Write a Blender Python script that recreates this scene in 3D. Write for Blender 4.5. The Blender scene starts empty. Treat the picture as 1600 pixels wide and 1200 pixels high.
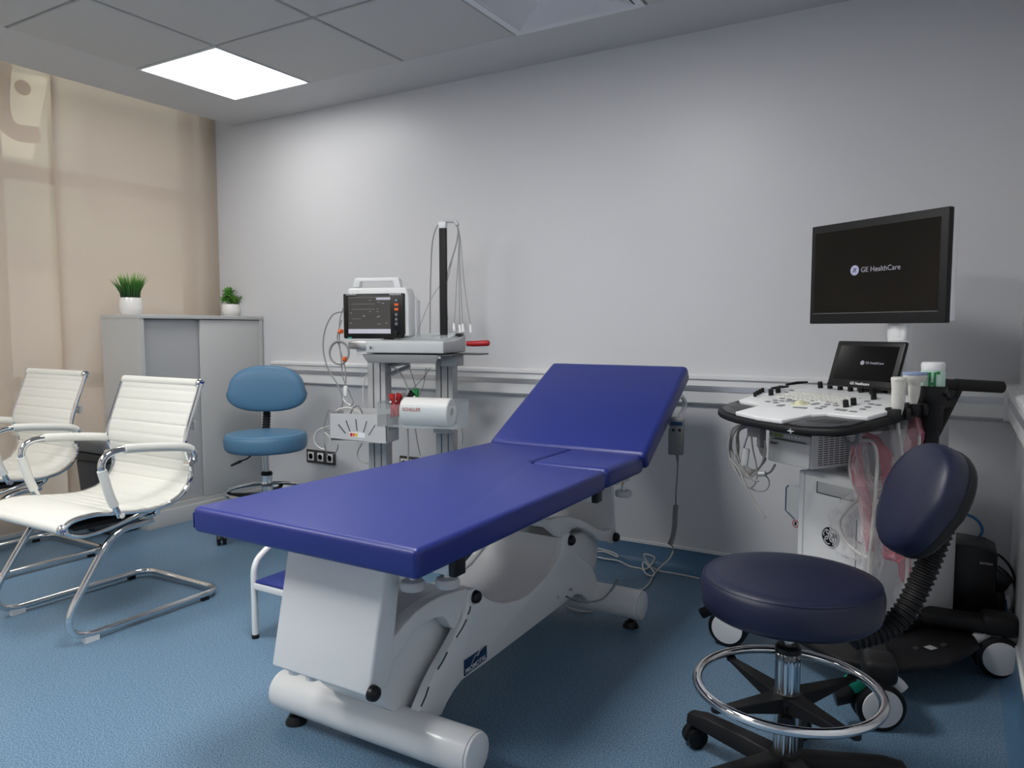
import bpy, bmesh, math, random
from mathutils import Vector, Matrix
random.seed(7)
C = bpy.context.scene.collection
PI = math.pi
H_CAM = 1.10
FPX, YAW, PITCH = 1172.0, math.atan(700*math.cos(math.atan(87/1172.))/1172.), math.atan(87/1172.)

# ---------------------------------------------------------------- camera
cd = bpy.data.cameras.new('camera'); cam = bpy.data.objects.new('camera', cd); C.objects.link(cam)
cd.sensor_width = 36.0; cd.lens = FPX/1600*36.0; cd.clip_start = .02
cam.location = (0, 0, H_CAM)
cam.rotation_euler = (PI/2-PITCH, 0, YAW)
bpy.context.scene.camera = cam

# ---------------------------------------------------------------- world, exposure, lamps
W_ = bpy.data.worlds.new('world'); bpy.context.scene.world = W_; W_.use_nodes = True
W_.node_tree.nodes['Background'].inputs[0].default_value = (.86, .93, 1.0, 1)
W_.node_tree.nodes['Background'].inputs[1].default_value = 1.15
vs = bpy.context.scene.view_settings
vs.view_transform = 'Standard'; vs.look = 'None'; vs.gamma = 1; vs.use_curve_mapping = False
vs.exposure = 0.72
PANEL_POWER = 20.0     # emission of the recessed ceiling light panels
# panel positions: the one in the picture and unseen ones that lift the room's brightness
PANELS = [(-3.525, 2.31), (-1.72, 1.13), (-3.525, -.07), (-1.12, -.67)]

# ---------------------------------------------------------------- helpers
def px(x, y, **k):
    """point where the view through photo pixel (x, y) meets the plane X=, Y= or Z="""
    cp, sp, c, s = math.cos(PITCH), math.sin(PITCH), math.cos(YAW), math.sin(YAW)
    fw = Vector((-s*cp, c*cp, -sp)); rt = Vector((c, s, 0)); up = rt.cross(fw)
    d = rt*((x-800)/FPX) - up*((y-600)/FPX) + fw
    (a, v), = k.items(); i = 'XYZ'.index(a)
    t = (v-(H_CAM if a == 'Z' else 0))/d[i]
    return Vector((0, 0, H_CAM)) + d*t
def pxm(M, x, y, **k):
    """same in the local frame M: planes u=, v=, w="""
    Mi = M.inverted(); o = Mi @ Vector((0, 0, H_CAM)); q = Mi @ px(x, y, Y=1.0); d = q-o
    (a, v), = k.items(); i = 'uvw'.index(a)
    return o + d*((v-o[i])/d[i])

def spline(pts, k=6, closed=False):
    P = [Vector(p) for p in pts]; n = len(P); out = []
    rng = range(n) if closed else range(n-1)
    for i in rng:
        if closed: a, b, c, d = P[(i-1) % n], P[i], P[(i+1) % n], P[(i+2) % n]
        else: a, b, c, d = P[max(i-1, 0)], P[i], P[i+1], P[min(i+2, n-1)]
        for j in range(k):
            t = j/k
            out.append(.5*((2*b)+(c-a)*t+(2*a-5*b+4*c-d)*t*t+(3*b-a-3*c+d)*t**3))
    if not closed: out.append(P[-1])
    return out
def fillet(pts, r, k=6, closed=False):
    """polyline with rounded corners"""
    P = [Vector(p) for p in pts]; n = len(P); out = []
    for i in range(n):
        if not closed and i in (0, n-1): out.append(P[i]); continue
        a, b, c = P[(i-1) % n], P[i], P[(i+1) % n]
        ra = min(r, (a-b).length*.48); rc = min(r, (c-b).length*.48)
        p0 = b+(a-b).normalized()*ra; p1 = b+(c-b).normalized()*rc
        for j in range(k+1):
            t = j/k; out.append((1-t)**2*p0+2*t*(1-t)*b+t*t*p1)
    return out

class MB:
    def __init__(s, M=None): s.v = []; s.f = []; s.M = M
    def add(s, vs, fs):
        o = len(s.v)
        for v in vs:
            v = Vector(v); s.v.append(s.M @ v if s.M else v)
        s.f += [[o+i for i in f] for f in fs]; return s
    def box(s, x0, x1, y0, y1, z0, z1):
        return s.add([(x0,y0,z0),(x1,y0,z0),(x1,y1,z0),(x0,y1,z0),(x0,y0,z1),(x1,y0,z1),(x1,y1,z1),(x0,y1,z1)],
                     [(0,3,2,1),(4,5,6,7),(0,1,5,4),(1,2,6,5),(2,3,7,6),(3,0,4,7)])
    def cbox(s, c, d, R=None):
        vs = []
        for z in (-.5,.5):
            for x, y in ((-.5,-.5),(.5,-.5),(.5,.5),(-.5,.5)):
                q = Vector((x*d[0], y*d[1], z*d[2]));
                if R: q = R @ q
                vs.append(Vector(c)+q)
        return s.add(vs, [(0,3,2,1),(4,5,6,7),(0,1,5,4),(1,2,6,5),(2,3,7,6),(3,0,4,7)])
    def prism(s, pts, vec):
        n = len(pts); vec = Vector(vec); P = [Vector(p) for p in pts]
        return s.add(P+[p+vec for p in P], [list(range(n))[::-1], list(range(n, 2*n))] + [(i, (i+1) % n, n+(i+1) % n, n+i) for i in range(n)])
    def tube(s, path, r, n=10, closed=False, flat=None, caps=True):
        P = [Vector(p) for p in path]; m = len(P)
        rad = r if isinstance(r, (list, tuple)) else [r]*m
        T = []
        for i in range(m):
            a = P[(i-1) % m] if (closed or i) else P[0]; b = P[(i+1) % m] if (closed or i < m-1) else P[-1]
            t = b-a; T.append(t.normalized() if t.length > 1e-9 else Vector((0,0,1)))
        ref = Vector((0,0,1)) if abs(T[0].z) < .9 else Vector((1,0,0))
        u = T[0].cross(ref).normalized(); vs = []
        for i in range(m):
            u = (u-T[i]*u.dot(T[i])).normalized(); w = T[i].cross(u)
            for j in range(n):
                a = 2*PI*j/n; k = flat if flat else 1
                vs.append(P[i]+u*math.cos(a)*rad[i]+w*math.sin(a)*rad[i]*k)
        fs = []
        for i in range(m if closed else m-1):
            k = (i+1) % m
            for j in range(n): fs.append((i*n+j, i*n+(j+1) % n, k*n+(j+1) % n, k*n+j))
        if not closed and caps: fs += [list(range(n))[::-1], [(m-1)*n+j for j in range(n)]]
        return s.add(vs, fs)
    def cyl(s, a, b, r, r2=None, n=20): return s.tube([a, b], [r, r if r2 is None else r2], n)
    def lathe(s, prof, c=(0,0,0), n=28, R=None, sx=1, sy=1):
        vs = []; m = len(prof); c = Vector(c)
        for r, z in prof:
            for j in range(n):
                a = 2*PI*j/n; q = Vector((r*math.cos(a)*sx, r*math.sin(a)*sy, z))
                vs.append(c+(R @ q if R else q))
        fs = [(i*n+j, i*n+(j+1) % n, (i+1)*n+(j+1) % n, (i+1)*n+j) for i in range(m-1) for j in range(n)]
        fs += [list(range(n))[::-1], [(m-1)*n+j for j in range(n)]]
        return s.add(vs, fs)
    def ball(s, c, rx, ry=None, rz=None, n=16, m=10, R=None):
        ry = rx if ry is None else ry; rz = rx if rz is None else rz
        vs = []; c = Vector(c)
        for i in range(m+1):
            t = PI*(i+.02 if i == 0 else (i-.02 if i == m else i))/m
            for j in range(n):
                a = 2*PI*j/n; q = Vector((rx*math.sin(t)*math.cos(a), ry*math.sin(t)*math.sin(a), -rz*math.cos(t)))
                vs.append(c+(R @ q if R else q))
        fs = [(i*n+j, i*n+(j+1) % n, (i+1)*n+(j+1) % n, (i+1)*n+j) for i in range(m) for j in range(n)]
        fs += [list(range(n))[::-1], [m*n+j for j in range(n)]]
        return s.add(vs, fs)
    def surf(s, rows, thick=None):
        m, n = len(rows), len(rows[0])
        return s.add([v for r in rows for v in r], [(i*n+j, i*n+j+1, (i+1)*n+j+1, (i+1)*n+j) for i in range(m-1) for j in range(n-1)])

INV = {}
def mesh_of(name, vs, fs, bevel=0, seg=2, smooth=40, merge=False):
    me = bpy.data.meshes.new(name); bm = bmesh.new()
    bv = [bm.verts.new(v) for v in vs]
    for f in fs:
        try: bm.faces.new([bv[i] for i in f])
        except ValueError: pass
    if merge: bmesh.ops.remove_doubles(bm, verts=bm.verts, dist=1e-5)
    bmesh.ops.recalc_face_normals(bm, faces=bm.faces)
    if bevel:
        ed = [e for e in bm.edges if len(e.link_faces) == 2 and e.calc_face_angle(0) > .6]
        bmesh.ops.bevel(bm, geom=ed, offset=bevel, offset_type='OFFSET', segments=seg, profile=.5, affect='EDGES', clamp_overlap=True)
    bm.to_mesh(me); bm.free()
    if smooth:
        for p in me.polygons: p.use_smooth = True
        me.set_sharp_from_angle(angle=math.radians(smooth))
    return me
def tag(o, label=None, cat=None, group=None, kind=None):
    if label: o['label'] = label
    if cat: o['category'] = cat
    if group: o['group'] = group
    if kind: o['kind'] = kind
    return o
def thing(name, label, cat, loc=(0,0,0), rotz=0, group=None):
    o = bpy.data.objects.new(name, None); C.objects.link(o); o.empty_display_size = .05
    o.location = loc; o.rotation_euler = (0, 0, rotz)
    INV[o.name] = (Matrix.Translation(loc) @ Matrix.Rotation(rotz, 4, 'Z')).inverted()
    return tag(o, label, cat, group)
def part(name, mb, mat, parent, bevel=0, seg=2, smooth=40, local=False, label=None, kind=None, merge=False):
    """one mesh object under its thing; mb is in world coordinates unless local"""
    inv = INV[parent.name]
    vs = mb.v if local else [inv @ v for v in mb.v]
    o = bpy.data.objects.new(name, mesh_of(name, vs, mb.f, bevel, seg, smooth, merge)); C.objects.link(o)
    o.data.materials.append(mat); o.parent = parent; INV[o.name] = inv
    return tag(o, label, kind=kind)
def solid(name, mb, mat, label=None, cat=None, group=None, kind=None, bevel=0, seg=2, smooth=40, base=True):
    xs = [v.x for v in mb.v]; ys = [v.y for v in mb.v]; zs = [v.z for v in mb.v]
    c = Vector(((min(xs)+max(xs))/2, (min(ys)+max(ys))/2, min(zs))) if base else Vector((0,0,0))
    o = bpy.data.objects.new(name, mesh_of(name, [v-c for v in mb.v], mb.f, bevel, seg, smooth)); C.objects.link(o)
    o.location = c; o.data.materials.append(mat); INV[o.name] = Matrix.Translation(c).inverted()
    return tag(o, label, cat, group, kind)
def lettering(name, body, size, mat, parent, M, align='CENTER', bold=0, label=None, space=1.0, shear=0, sx=1):
    """text turned into a thin mesh; M = frame with x along the line and z out of the surface (world)"""
    cu = bpy.data.curves.new(name, 'FONT'); cu.body = body; cu.size = size; cu.extrude = .0004; cu.align_x = align; cu.align_y = 'CENTER'
    cu.space_character = space; cu.offset = bold; cu.shear = shear
    t = bpy.data.objects.new(name, cu); C.objects.link(t)
    me = bpy.data.meshes.new_from_object(t.evaluated_get(bpy.context.evaluated_depsgraph_get()))
    bpy.data.objects.remove(t)
    me.transform(INV[parent.name] @ M @ Matrix.Diagonal((sx,1,1,1)))
    o = bpy.data.objects.new(name, me); C.objects.link(o); me.materials.clear(); me.materials.append(mat)
    o.parent = parent; INV[o.name] = INV[parent.name]
    return tag(o, label)
def frame(o, x, y):
    """matrix from origin, x direction, approximate y direction"""
    x = Vector(x).normalized(); y = Vector(y); z = x.cross(y).normalized(); y = z.cross(x)
    return Matrix(((x.x,y.x,z.x,o[0]),(x.y,y.y,z.y,o[1]),(x.z,y.z,z.z,o[2]),(0,0,0,1)))
def dup(root, loc, rotz=0, label=None):
    r = root.copy(); C.objects.link(r); r.location = loc; r.rotation_euler = (0, 0, rotz)
    if label: r['label'] = label
    for ch in list(root.children):
        c = ch.copy(); C.objects.link(c); c.parent = r
        for g in list(ch.children):
            d = g.copy(); C.objects.link(d); d.parent = c
    return r

# ---------------------------------------------------------------- materials
def mat(name, col, rough=.5, metal=0, spec=.5, bump=0, bscale=200, noise=0, nscale=3, trans=0, alpha=1, emit=None, es=0, coat=0, ior=1.45, sheen=0, col2=None):
    m = bpy.data.materials.new(name); m.use_nodes = True; nt = m.node_tree; b = nt.nodes['Principled BSDF']
    b.inputs['Base Color'].default_value = (*col, 1); b.inputs['Roughness'].default_value = rough
    b.inputs['Metallic'].default_value = metal; b.inputs['Specular IOR Level'].default_value = spec
    b.inputs['Transmission Weight'].default_value = trans; b.inputs['Alpha'].default_value = alpha
    b.inputs['Coat Weight'].default_value = coat; b.inputs['IOR'].default_value = ior
    if emit: b.inputs['Emission Color'].default_value = (*emit, 1); b.inputs['Emission Strength'].default_value = es
    tc = nt.nodes.new('ShaderNodeTexCoord')
    if noise or col2:
        n = nt.nodes.new('ShaderNodeTexNoise'); n.inputs['Scale'].default_value = nscale; n.inputs['Detail'].default_value = 4
        nt.links.new(tc.outputs['Object'], n.inputs['Vector'])
        r = nt.nodes.new('ShaderNodeMix'); r.data_type = 'RGBA'
        r.inputs[6].default_value = (*(c*(1-noise) for c in col), 1)
        r.inputs[7].default_value = (*(col2 if col2 else [min(1, c*(1+noise)) for c in col]), 1)
        nt.links.new(n.outputs['Fac'], r.inputs[0]); nt.links.new(r.outputs[2], b.inputs['Base Color'])
    if bump:
        n = nt.nodes.new('ShaderNodeTexNoise'); n.inputs['Scale'].default_value = bscale; n.inputs['Detail'].default_value = 2
        nt.links.new(tc.outputs['Object'], n.inputs['Vector'])
        bp = nt.nodes.new('ShaderNodeBump'); bp.inputs['Strength'].default_value = bump; bp.inputs['Distance'].default_value = .002
        nt.links.new(n.outputs['Fac'], bp.inputs['Height']); nt.links.new(bp.outputs[0], b.inputs['Normal'])
    return m
def glassy(name, tint, opacity, rough=.05, gloss=.10):
    """thin clear plastic: mostly transparent with a glossy and a faintly milky share"""
    m = bpy.data.materials.new(name); m.use_nodes = True; nt = m.node_tree; nt.nodes.clear()
    out = nt.nodes.new('ShaderNodeOutputMaterial'); tr = nt.nodes.new('ShaderNodeBsdfTransparent'); pb = nt.nodes.new('ShaderNodeBsdfPrincipled')
    mx = nt.nodes.new('ShaderNodeMixShader'); fr = nt.nodes.new('ShaderNodeLayerWeight'); fr.inputs[0].default_value = .35
    ma = nt.nodes.new('ShaderNodeMath'); ma.operation = 'MULTIPLY_ADD'; ma.inputs[1].default_value = .5; ma.inputs[2].default_value = opacity
    tr.inputs[0].default_value = (*[min(1, .75+.25*c) for c in tint], 1)
    pb.inputs['Base Color'].default_value = (*tint, 1); pb.inputs['Roughness'].default_value = rough
    nt.links.new(fr.outputs['Facing'], ma.inputs[0]); ma.use_clamp = True
    nt.links.new(ma.outputs[0], mx.inputs[0]); nt.links.new(tr.outputs[0], mx.inputs[1]); nt.links.new(pb.outputs[0], mx.inputs[2])
    nt.links.new(mx.outputs[0], out.inputs[0])
    n = nt.nodes.new('ShaderNodeTexNoise'); n.inputs['Scale'].default_value = 35; bp = nt.nodes.new('ShaderNodeBump'); bp.inputs['Strength'].default_value = .6; bp.inputs['Distance'].default_value = .01
    tc = nt.nodes.new('ShaderNodeTexCoord'); nt.links.new(tc.outputs['Object'], n.inputs['Vector'])
    if gloss > .2: nt.links.new(n.outputs['Fac'], bp.inputs['Height']); nt.links.new(bp.outputs[0], pb.inputs['Normal'])
    return m

def floor_mat():
    m = mat('speckled_blue_vinyl', (.1,.2,.33), rough=.42, spec=.35); nt = m.node_tree; b = nt.nodes['Principled BSDF']
    tc = nt.nodes.new('ShaderNodeTexCoord')
    n1 = nt.nodes.new('ShaderNodeTexNoise'); n1.inputs['Scale'].default_value = 250; n1.inputs['Detail'].default_value = 3
    n2 = nt.nodes.new('ShaderNodeTexVoronoi'); n2.inputs['Scale'].default_value = 260
    nt.links.new(tc.outputs['Object'], n1.inputs['Vector']); nt.links.new(tc.outputs['Object'], n2.inputs['Vector'])
    r1 = nt.nodes.new('ShaderNodeValToRGB'); e = r1.color_ramp.elements
    e[0].position = .36; e[0].color = (.050,.108,.180,1); e[1].position = .62; e[1].color = (.205,.315,.430,1)
    k = r1.color_ramp.elements.new(.5); k.color = (.120,.212,.310,1)
    nt.links.new(n1.outputs['Fac'], r1.inputs[0])
    r2 = nt.nodes.new('ShaderNodeValToRGB'); e = r2.color_ramp.elements
    e[0].position = .0; e[0].color = (1,1,1,1); e[1].position = .12; e[1].color = (0,0,0,1)
    nt.links.new(n2.outputs['Distance'], r2.inputs[0])
    sp = nt.nodes.new('ShaderNodeMix'); sp.data_type = 'RGBA'; sp.inputs[7].default_value = (.30,.42,.55,1)
    ml = nt.nodes.new('ShaderNodeMath'); ml.operation = 'MULTIPLY'; ml.inputs[1].default_value = .5
    nt.links.new(r2.outputs[0], ml.inputs[0]); nt.links.new(ml.outputs[0], sp.inputs[0]); nt.links.new(r1.outputs[0], sp.inputs[6])
    nt.links.new(sp.outputs[2], b.inputs['Base Color']); return m
def tile_mat():
    m = mat('perforated_ceiling_tile', (.55,.54,.52), rough=.6); nt = m.node_tree; b = nt.nodes['Principled BSDF']
    tc = nt.nodes.new('ShaderNodeTexCoord'); v = nt.nodes.new('ShaderNodeTexVoronoi'); v.inputs['Scale'].default_value = 160; v.inputs['Randomness'].default_value = 0
    nt.links.new(tc.outputs['Object'], v.inputs['Vector']); r = nt.nodes.new('ShaderNodeValToRGB'); e = r.color_ramp.elements
    e[0].position = .18; e[0].color = (.40,.40,.40,1); e[1].position = .28; e[1].color = (.54,.53,.51,1)
    nt.links.new(v.outputs['Distance'], r.inputs[0]); nt.links.new(r.outputs[0], b.inputs['Base Color']); return m
def blind_mat(name, share):
    m = bpy.data.materials.new(name); m.use_nodes = True; nt = m.node_tree; nt.nodes.clear()
    out = nt.nodes.new('ShaderNodeOutputMaterial')
    df = nt.nodes.new('ShaderNodeBsdfDiffuse'); tl = nt.nodes.new('ShaderNodeBsdfTranslucent'); tr = nt.nodes.new('ShaderNodeBsdfTransparent')
    df.inputs[0].default_value = (.66,.58,.51,1); tl.inputs[0].default_value = (.78,.67,.60,1); tr.inputs[0].default_value = (1,.95,.90,1)
    a = nt.nodes.new('ShaderNodeMixShader'); a.inputs[0].default_value = .45
    c = nt.nodes.new('ShaderNodeMixShader'); c.inputs[0].default_value = share
    gl = nt.nodes.new('ShaderNodeBsdfGlossy'); gl.inputs['Roughness'].default_value = .35
    g = nt.nodes.new('ShaderNodeMixShader'); g.inputs[0].default_value = .04
    tc = nt.nodes.new('ShaderNodeTexCoord'); w = nt.nodes.new('ShaderNodeTexWave'); w.bands_direction = 'Z'; w.inputs['Scale'].default_value = 60; w.inputs['Distortion'].default_value = .5
    mx = nt.nodes.new('ShaderNodeMix'); mx.data_type = 'RGBA'; mx.inputs[6].default_value = (.62,.54,.47,1); mx.inputs[7].default_value = (.69,.61,.54,1)
    nt.links.new(tc.outputs['Object'], w.inputs['Vector']); nt.links.new(w.outputs['Fac'], mx.inputs[0]); nt.links.new(mx.outputs[2], df.inputs[0])
    nt.links.new(df.outputs[0], a.inputs[1]); nt.links.new(tl.outputs[0], a.inputs[2]); nt.links.new(a.outputs[0], g.inputs[1]); nt.links.new(gl.outputs[0], g.inputs[2])
    nt.links.new(g.outputs[0], c.inputs[1]); nt.links.new(tr.outputs[0], c.inputs[2]); nt.links.new(c.outputs[0], out.inputs[0]); return m

M_ = {}
M_['recs'] = mat('cool_grey_casing', (.48,.51,.52), rough=.4)
M_['wall'] = mat('satin_white_wall_paint', (.62,.625,.645), rough=.38, spec=.45, bump=.12, bscale=60)
M_['ceil'] = mat('ceiling_plaster', (.56,.555,.55), rough=.55, bump=.05, bscale=80)
M_['floor'] = floor_mat()
M_['tile'] = tile_mat()
M_['blind'] = blind_mat('beige_screen_blind', .27)
M_['blind2'] = blind_mat('sheer_beige_blind', .32)
M_['trimw'] = mat('white_trim', (.74,.745,.75), rough=.35)
M_['steel'] = mat('brushed_steel_strip', (.55,.56,.60), rough=.35, metal=.85)
M_['cove'] = mat('blue_cove_vinyl', (.085,.175,.29), rough=.4, noise=.1, nscale=120)
M_['chrome'] = mat('chrome', (.78,.79,.80), rough=.08, metal=1)
M_['satin'] = mat('satin_metal', (.6,.6,.61), rough=.3, metal=1)
M_['alu'] = mat('anodised_aluminium', (.42,.43,.44), rough=.45, metal=.2)
M_['wmetal'] = mat('white_powder_coat', (.74,.75,.755), rough=.3, coat=.25)
M_['wplas'] = mat('white_plastic', (.76,.77,.78), rough=.38)
M_['gplas'] = mat('light_grey_plastic', (.50,.51,.52), rough=.45)
M_['mgrey'] = mat('mid_grey_plastic', (.22,.225,.23), rough=.5)
M_['dgrey'] = mat('dark_grey_plastic', (.055,.058,.062), rough=.45)
M_['black'] = mat('black_plastic', (.006,.006,.007), rough=.35, spec=.4)
M_['blackm'] = mat('matt_black_plastic', (.010,.010,.011), rough=.55, spec=.35)
M_['screen'] = mat('dark_screen_glass', (.004,.004,.004), rough=.12, spec=.3)
M_['bluepvc'] = mat('royal_blue_upholstery', (.008,.020,.19), rough=.40, spec=.7, bump=.12, bscale=420)
M_['navy'] = mat('navy_upholstery', (.009,.012,.038), rough=.42, spec=.5, bump=.12, bscale=420)
M_['sky'] = mat('steel_blue_upholstery', (.085,.20,.33), rough=.42, spec=.5, bump=.12, bscale=420)
M_['cream'] = mat('off_white_leatherette', (.70,.70,.655), rough=.42, bump=.12, bscale=350)
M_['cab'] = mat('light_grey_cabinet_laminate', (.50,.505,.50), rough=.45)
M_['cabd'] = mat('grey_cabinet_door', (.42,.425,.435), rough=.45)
M_['pot'] = mat('white_glazed_ceramic', (.78,.76,.74), rough=.25, coat=.5)
M_['soil'] = mat('dark_soil', (.03,.022,.015), rough=.9, noise=.3, nscale=80)
M_['grass'] = mat('artificial_grass_green', (.02,.085,.012), rough=.5, col2=(.16,.38,.05), nscale=12)
def graded_green():
    m = mat('grass_green_to_light_tips', (.05,.2,.02), rough=.5); nt = m.node_tree; b = nt.nodes['Principled BSDF']
    tc = nt.nodes.new('ShaderNodeTexCoord'); sp = nt.nodes.new('ShaderNodeSeparateXYZ'); r = nt.nodes.new('ShaderNodeValToRGB'); e = r.color_ramp.elements
    e[0].position = .15; e[0].color = (.012,.05,.008,1); e[1].position = .95; e[1].color = (.25,.50,.10,1)
    k = e.new(.55); k.color = (.045,.17,.02,1)
    nt.links.new(tc.outputs['Generated'], sp.inputs[0]); nt.links.new(sp.outputs['Z'], r.inputs[0]); nt.links.new(r.outputs[0], b.inputs['Base Color']); return m
M_['grassg'] = graded_green()
M_['leaf'] = mat('succulent_green', (.03,.14,.02), rough=.45, col2=(.12,.32,.05), nscale=30)
M_['cable'] = mat('light_grey_cable', (.27,.27,.265), rough=.45)
M_['wcable'] = mat('off_white_cable', (.62,.61,.58), rough=.45)
M_['red'] = mat('red_plastic', (.42,.015,.02), rough=.4)
M_['green'] = mat('green_plastic', (.01,.20,.05), rough=.4)
M_['teal'] = mat('teal_green_plastic', (.01,.32,.20), rough=.4)
M_['orange'] = mat('orange_plastic', (.75,.13,.02), rough=.4)
M_['paper'] = mat('white_paper', (.78,.78,.77), rough=.8, bump=.3, bscale=40)
M_['clear'] = glassy('clear_acrylic', (.80,.86,.88), .05)
M_['film'] = glassy('crinkled_clear_film', (.86,.85,.86), .10, rough=.18, gloss=.5)
M_['pink'] = glassy('crinkled_pink_film', (.85,.32,.40), .22, rough=.2, gloss=.5)
M_['emit'] = mat('lit_diffuser', (.9,.9,.9), rough=.5, emit=(1,.985,.96), es=PANEL_POWER)
M_['emit1'] = mat('lit_diffuser_near_wall', (.9,.9,.9), rough=.5, emit=(1,.985,.96), es=5.5)
M_['logo'] = mat('white_ink', (.75,.76,.80), rough=.5)
M_['lit'] = mat('lit_screen_logo', (.12,.12,.14), rough=.5, emit=(.62,.62,.72), es=.16)
M_['litb'] = mat('lit_screen_badge', (.2,.2,.28), rough=.5, emit=(.42,.44,.66), es=.25)
M_['ink'] = mat('dark_ink', (.03,.03,.035), rough=.5)
M_['promo'] = mat('navy_label', (.008,.035,.10), rough=.3)
M_['glass'] = glassy('window_glass', (.8,.9,.85), .03, rough=.02)
M_['facade'] = mat('pale_render', (.68,.60,.54), rough=.8, noise=.1, nscale=1.5)
M_['facade2'] = mat('green_grey_render', (.52,.56,.46), rough=.8, noise=.1, nscale=1.5)
M_['wframe'] = mat('window_frame_paint', (.40,.37,.33), rough=.5)
M_['screenui'] = mat('monitor_screen_grey', (.045,.043,.04), rough=.2, emit=(.10,.095,.09), es=.1)
M_['uiline'] = mat('screen_line', (.2,.2,.2), rough=.4, emit=(.42,.42,.36), es=.15)
M_['uibar'] = mat('screen_bar', (.3,.3,.34), rough=.4, emit=(.55,.56,.66), es=.25)
M_['key'] = mat('white_keycap', (.70,.70,.66), rough=.45)
M_['track'] = mat('pale_yellow_ball', (.62,.62,.42), rough=.25, coat=.5)
M_['lcd'] = mat('green_display', (.25,.34,.08), rough=.3)
M_['yellow'] = mat('yellow_print', (.7,.5,.02), rough=.5)
M_['probe'] = mat('ivory_probe_shell', (.70,.69,.64), rough=.35)
M_['lens'] = mat('blue_grey_probe_lens', (.30,.38,.58), rough=.4)
M_['wipes'] = glassy('pale_green_tub', (.62,.86,.74), .62, rough=.3)
M_['socket'] = mat('dark_socket_frame', (.05,.045,.04), rough=.45)
M_['bluec'] = mat('blue_cable', (.03,.17,.42), rough=.4)
M_['binb'] = mat('slate_grey_bin', (.075,.085,.105), rough=.5)

# ---------------------------------------------------------------- the room
D, HC = 3.266, 2.372
XL, XR, YF = -4.30, .192, -1.60       # window plane, right wall, wall behind the camera
def struct(name, mb, m, **k): return solid(name, mb, m, kind='structure', base=False, **k)
struct('floor', MB().box(XL-.1, XR+.1, YF-.1, D+.1, -.1, 0), M_['floor'])
struct('wall_back', MB().box(XL-.1, XR+.1, D, D+.1, 0, 2.75), M_['wall'])
struct('wall_right', MB().box(XR, XR+.1, YF-.1, D, 0, 2.75), M_['wall'])
struct('wall_front', MB().box(XL-.1, XR, YF-.1, YF, 0, 2.75), M_['wall'])
# ceiling: plaster surround and a lay-in grid of tiles
GX = [-4.03]+[-3.525+.6*i-.0 for i in range(-0, 7)]
gx0, gx1, gy0, gy1 = -3.525, -.525, -1.27, 2.90
XC = px(368, 202, Y=D).x
ceil = MB(); ceil.box(XC, gx0, YF, D, HC, HC+.08); ceil.box(gx1, XR, YF, D, HC, HC+.08)
ceil.box(gx0, gx1, gy1, D, HC, HC+.08); ceil.box(gx0, gx1, YF, gy0, HC, HC+.08)
ceiling = struct('ceiling', ceil, M_['ceil'])
struct('trim_1', MB().box(XL-.1, XR+.1, YF-.1, D+.1, 2.65, 2.75), M_['ceil'])
LX = [-3.525, -2.935, -2.325, -1.70, -1.11, -.525]; LY = [2.90, 2.31, 1.72, 1.13, .53, -.07, -.67, -1.27]
tiles = MB(); AC = (3, 0)
pan = {(0, 0), (3, 2), (0, 4), (2, 5)}
for i in range(5):
    for j in range(7):
        x0, x1, y1, y0 = LX[i], LX[i+1], LY[j], LY[j+1]
        if (i, j) in pan or (i, j) == AC: continue
        o = part('ceiling_tile', MB().box(x0+.008, x1-.008, y0+.008, y1-.008, HC-.004, HC+.02), M_['tile'], ceiling, bevel=.003, seg=1)
g = MB()
for x in LX[1:-1]: g.box(x-.012, x+.012, gy0, gy1, HC+.008, HC+.022)
for y in LY[1:-1]: g.box(gx0, gx1, y-.012, y+.012, HC+.0085, HC+.0215)
part('ceiling_grid', g, M_['gplas'], ceiling)
# light panels; out of view, two are added to brighten the room
for (i, j) in sorted(pan):
    x0, x1, y1, y0 = LX[i]+.004, LX[i+1]-.004, LY[j]-.004, LY[j+1]+.004
    inview = (i, j) == (0, 0)
    t = thing('ceiling_light', 'square white lit panel recessed in the ceiling above the cabinet' if inview else
              'square lit ceiling panel out of the picture, %s' % {(3, 2): 'over the couch', (0, 4): 'added to brighten the room, towards the window', (2, 5): 'added to brighten the room, behind the camera'}[(i, j)],
              'ceiling light', ((x0+x1)/2, (y0+y1)/2, HC), group=None)
    fr = MB()
    for a in ((x0, x1, y0, y0+.012), (x0, x1, y1-.012, y1), (x0, x0+.012, y0+.012, y1-.012), (x1-.012, x1, y0+.012, y1-.012)):
        fr.box(*a, HC-.005, HC+.02)
    part('frame', fr, M_['wmetal'], t)
    part('diffuser', MB().box(x0+.012, x1-.012, y0+.012, y1-.012, HC-.001, HC+.01), M_['emit1'] if inview else M_['emit'], t)
# air grille
x0, x1, y1, y0 = LX[3]+.004, LX[4]-.004, LY[0]-.004, LY[1]+.004
t = thing('air_vent', 'square four-way ceiling air diffuser with stepped louvres', 'air vent', ((x0+x1)/2, (y0+y1)/2, HC))
cx_, cy_ = (x0+x1)/2, (y0+y1)/2
def ring(mb, h0, h1, za, zb, th=.002):
    for s in range(4):
        R = Matrix.Rotation(s*PI/2, 4, 'Z'); o = Vector((cx_, cy_, 0))
        q = [o+R @ Vector(p) for p in ((-h0, -h0, za), (h0, -h0, za), (h1, -h1, zb), (-h1, -h1, zb))]
        mb.add(q+[p+Vector((0,0,th)) for p in q], [(0,1,2,3),(7,6,5,4),(0,4,5,1),(1,5,6,2),(2,6,7,3),(3,7,4,0)])
mb = MB(); ring(mb, .293, .262, HC-.006, HC-.003, .006); part('frame', mb, M_['trimw'], t)
for k in range(7):
    h = .256-.033*k; mb = MB(); ring(mb, h, h-.038, HC-.006, HC+.022); part('louvre', mb, M_['trimw'], t)
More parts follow.
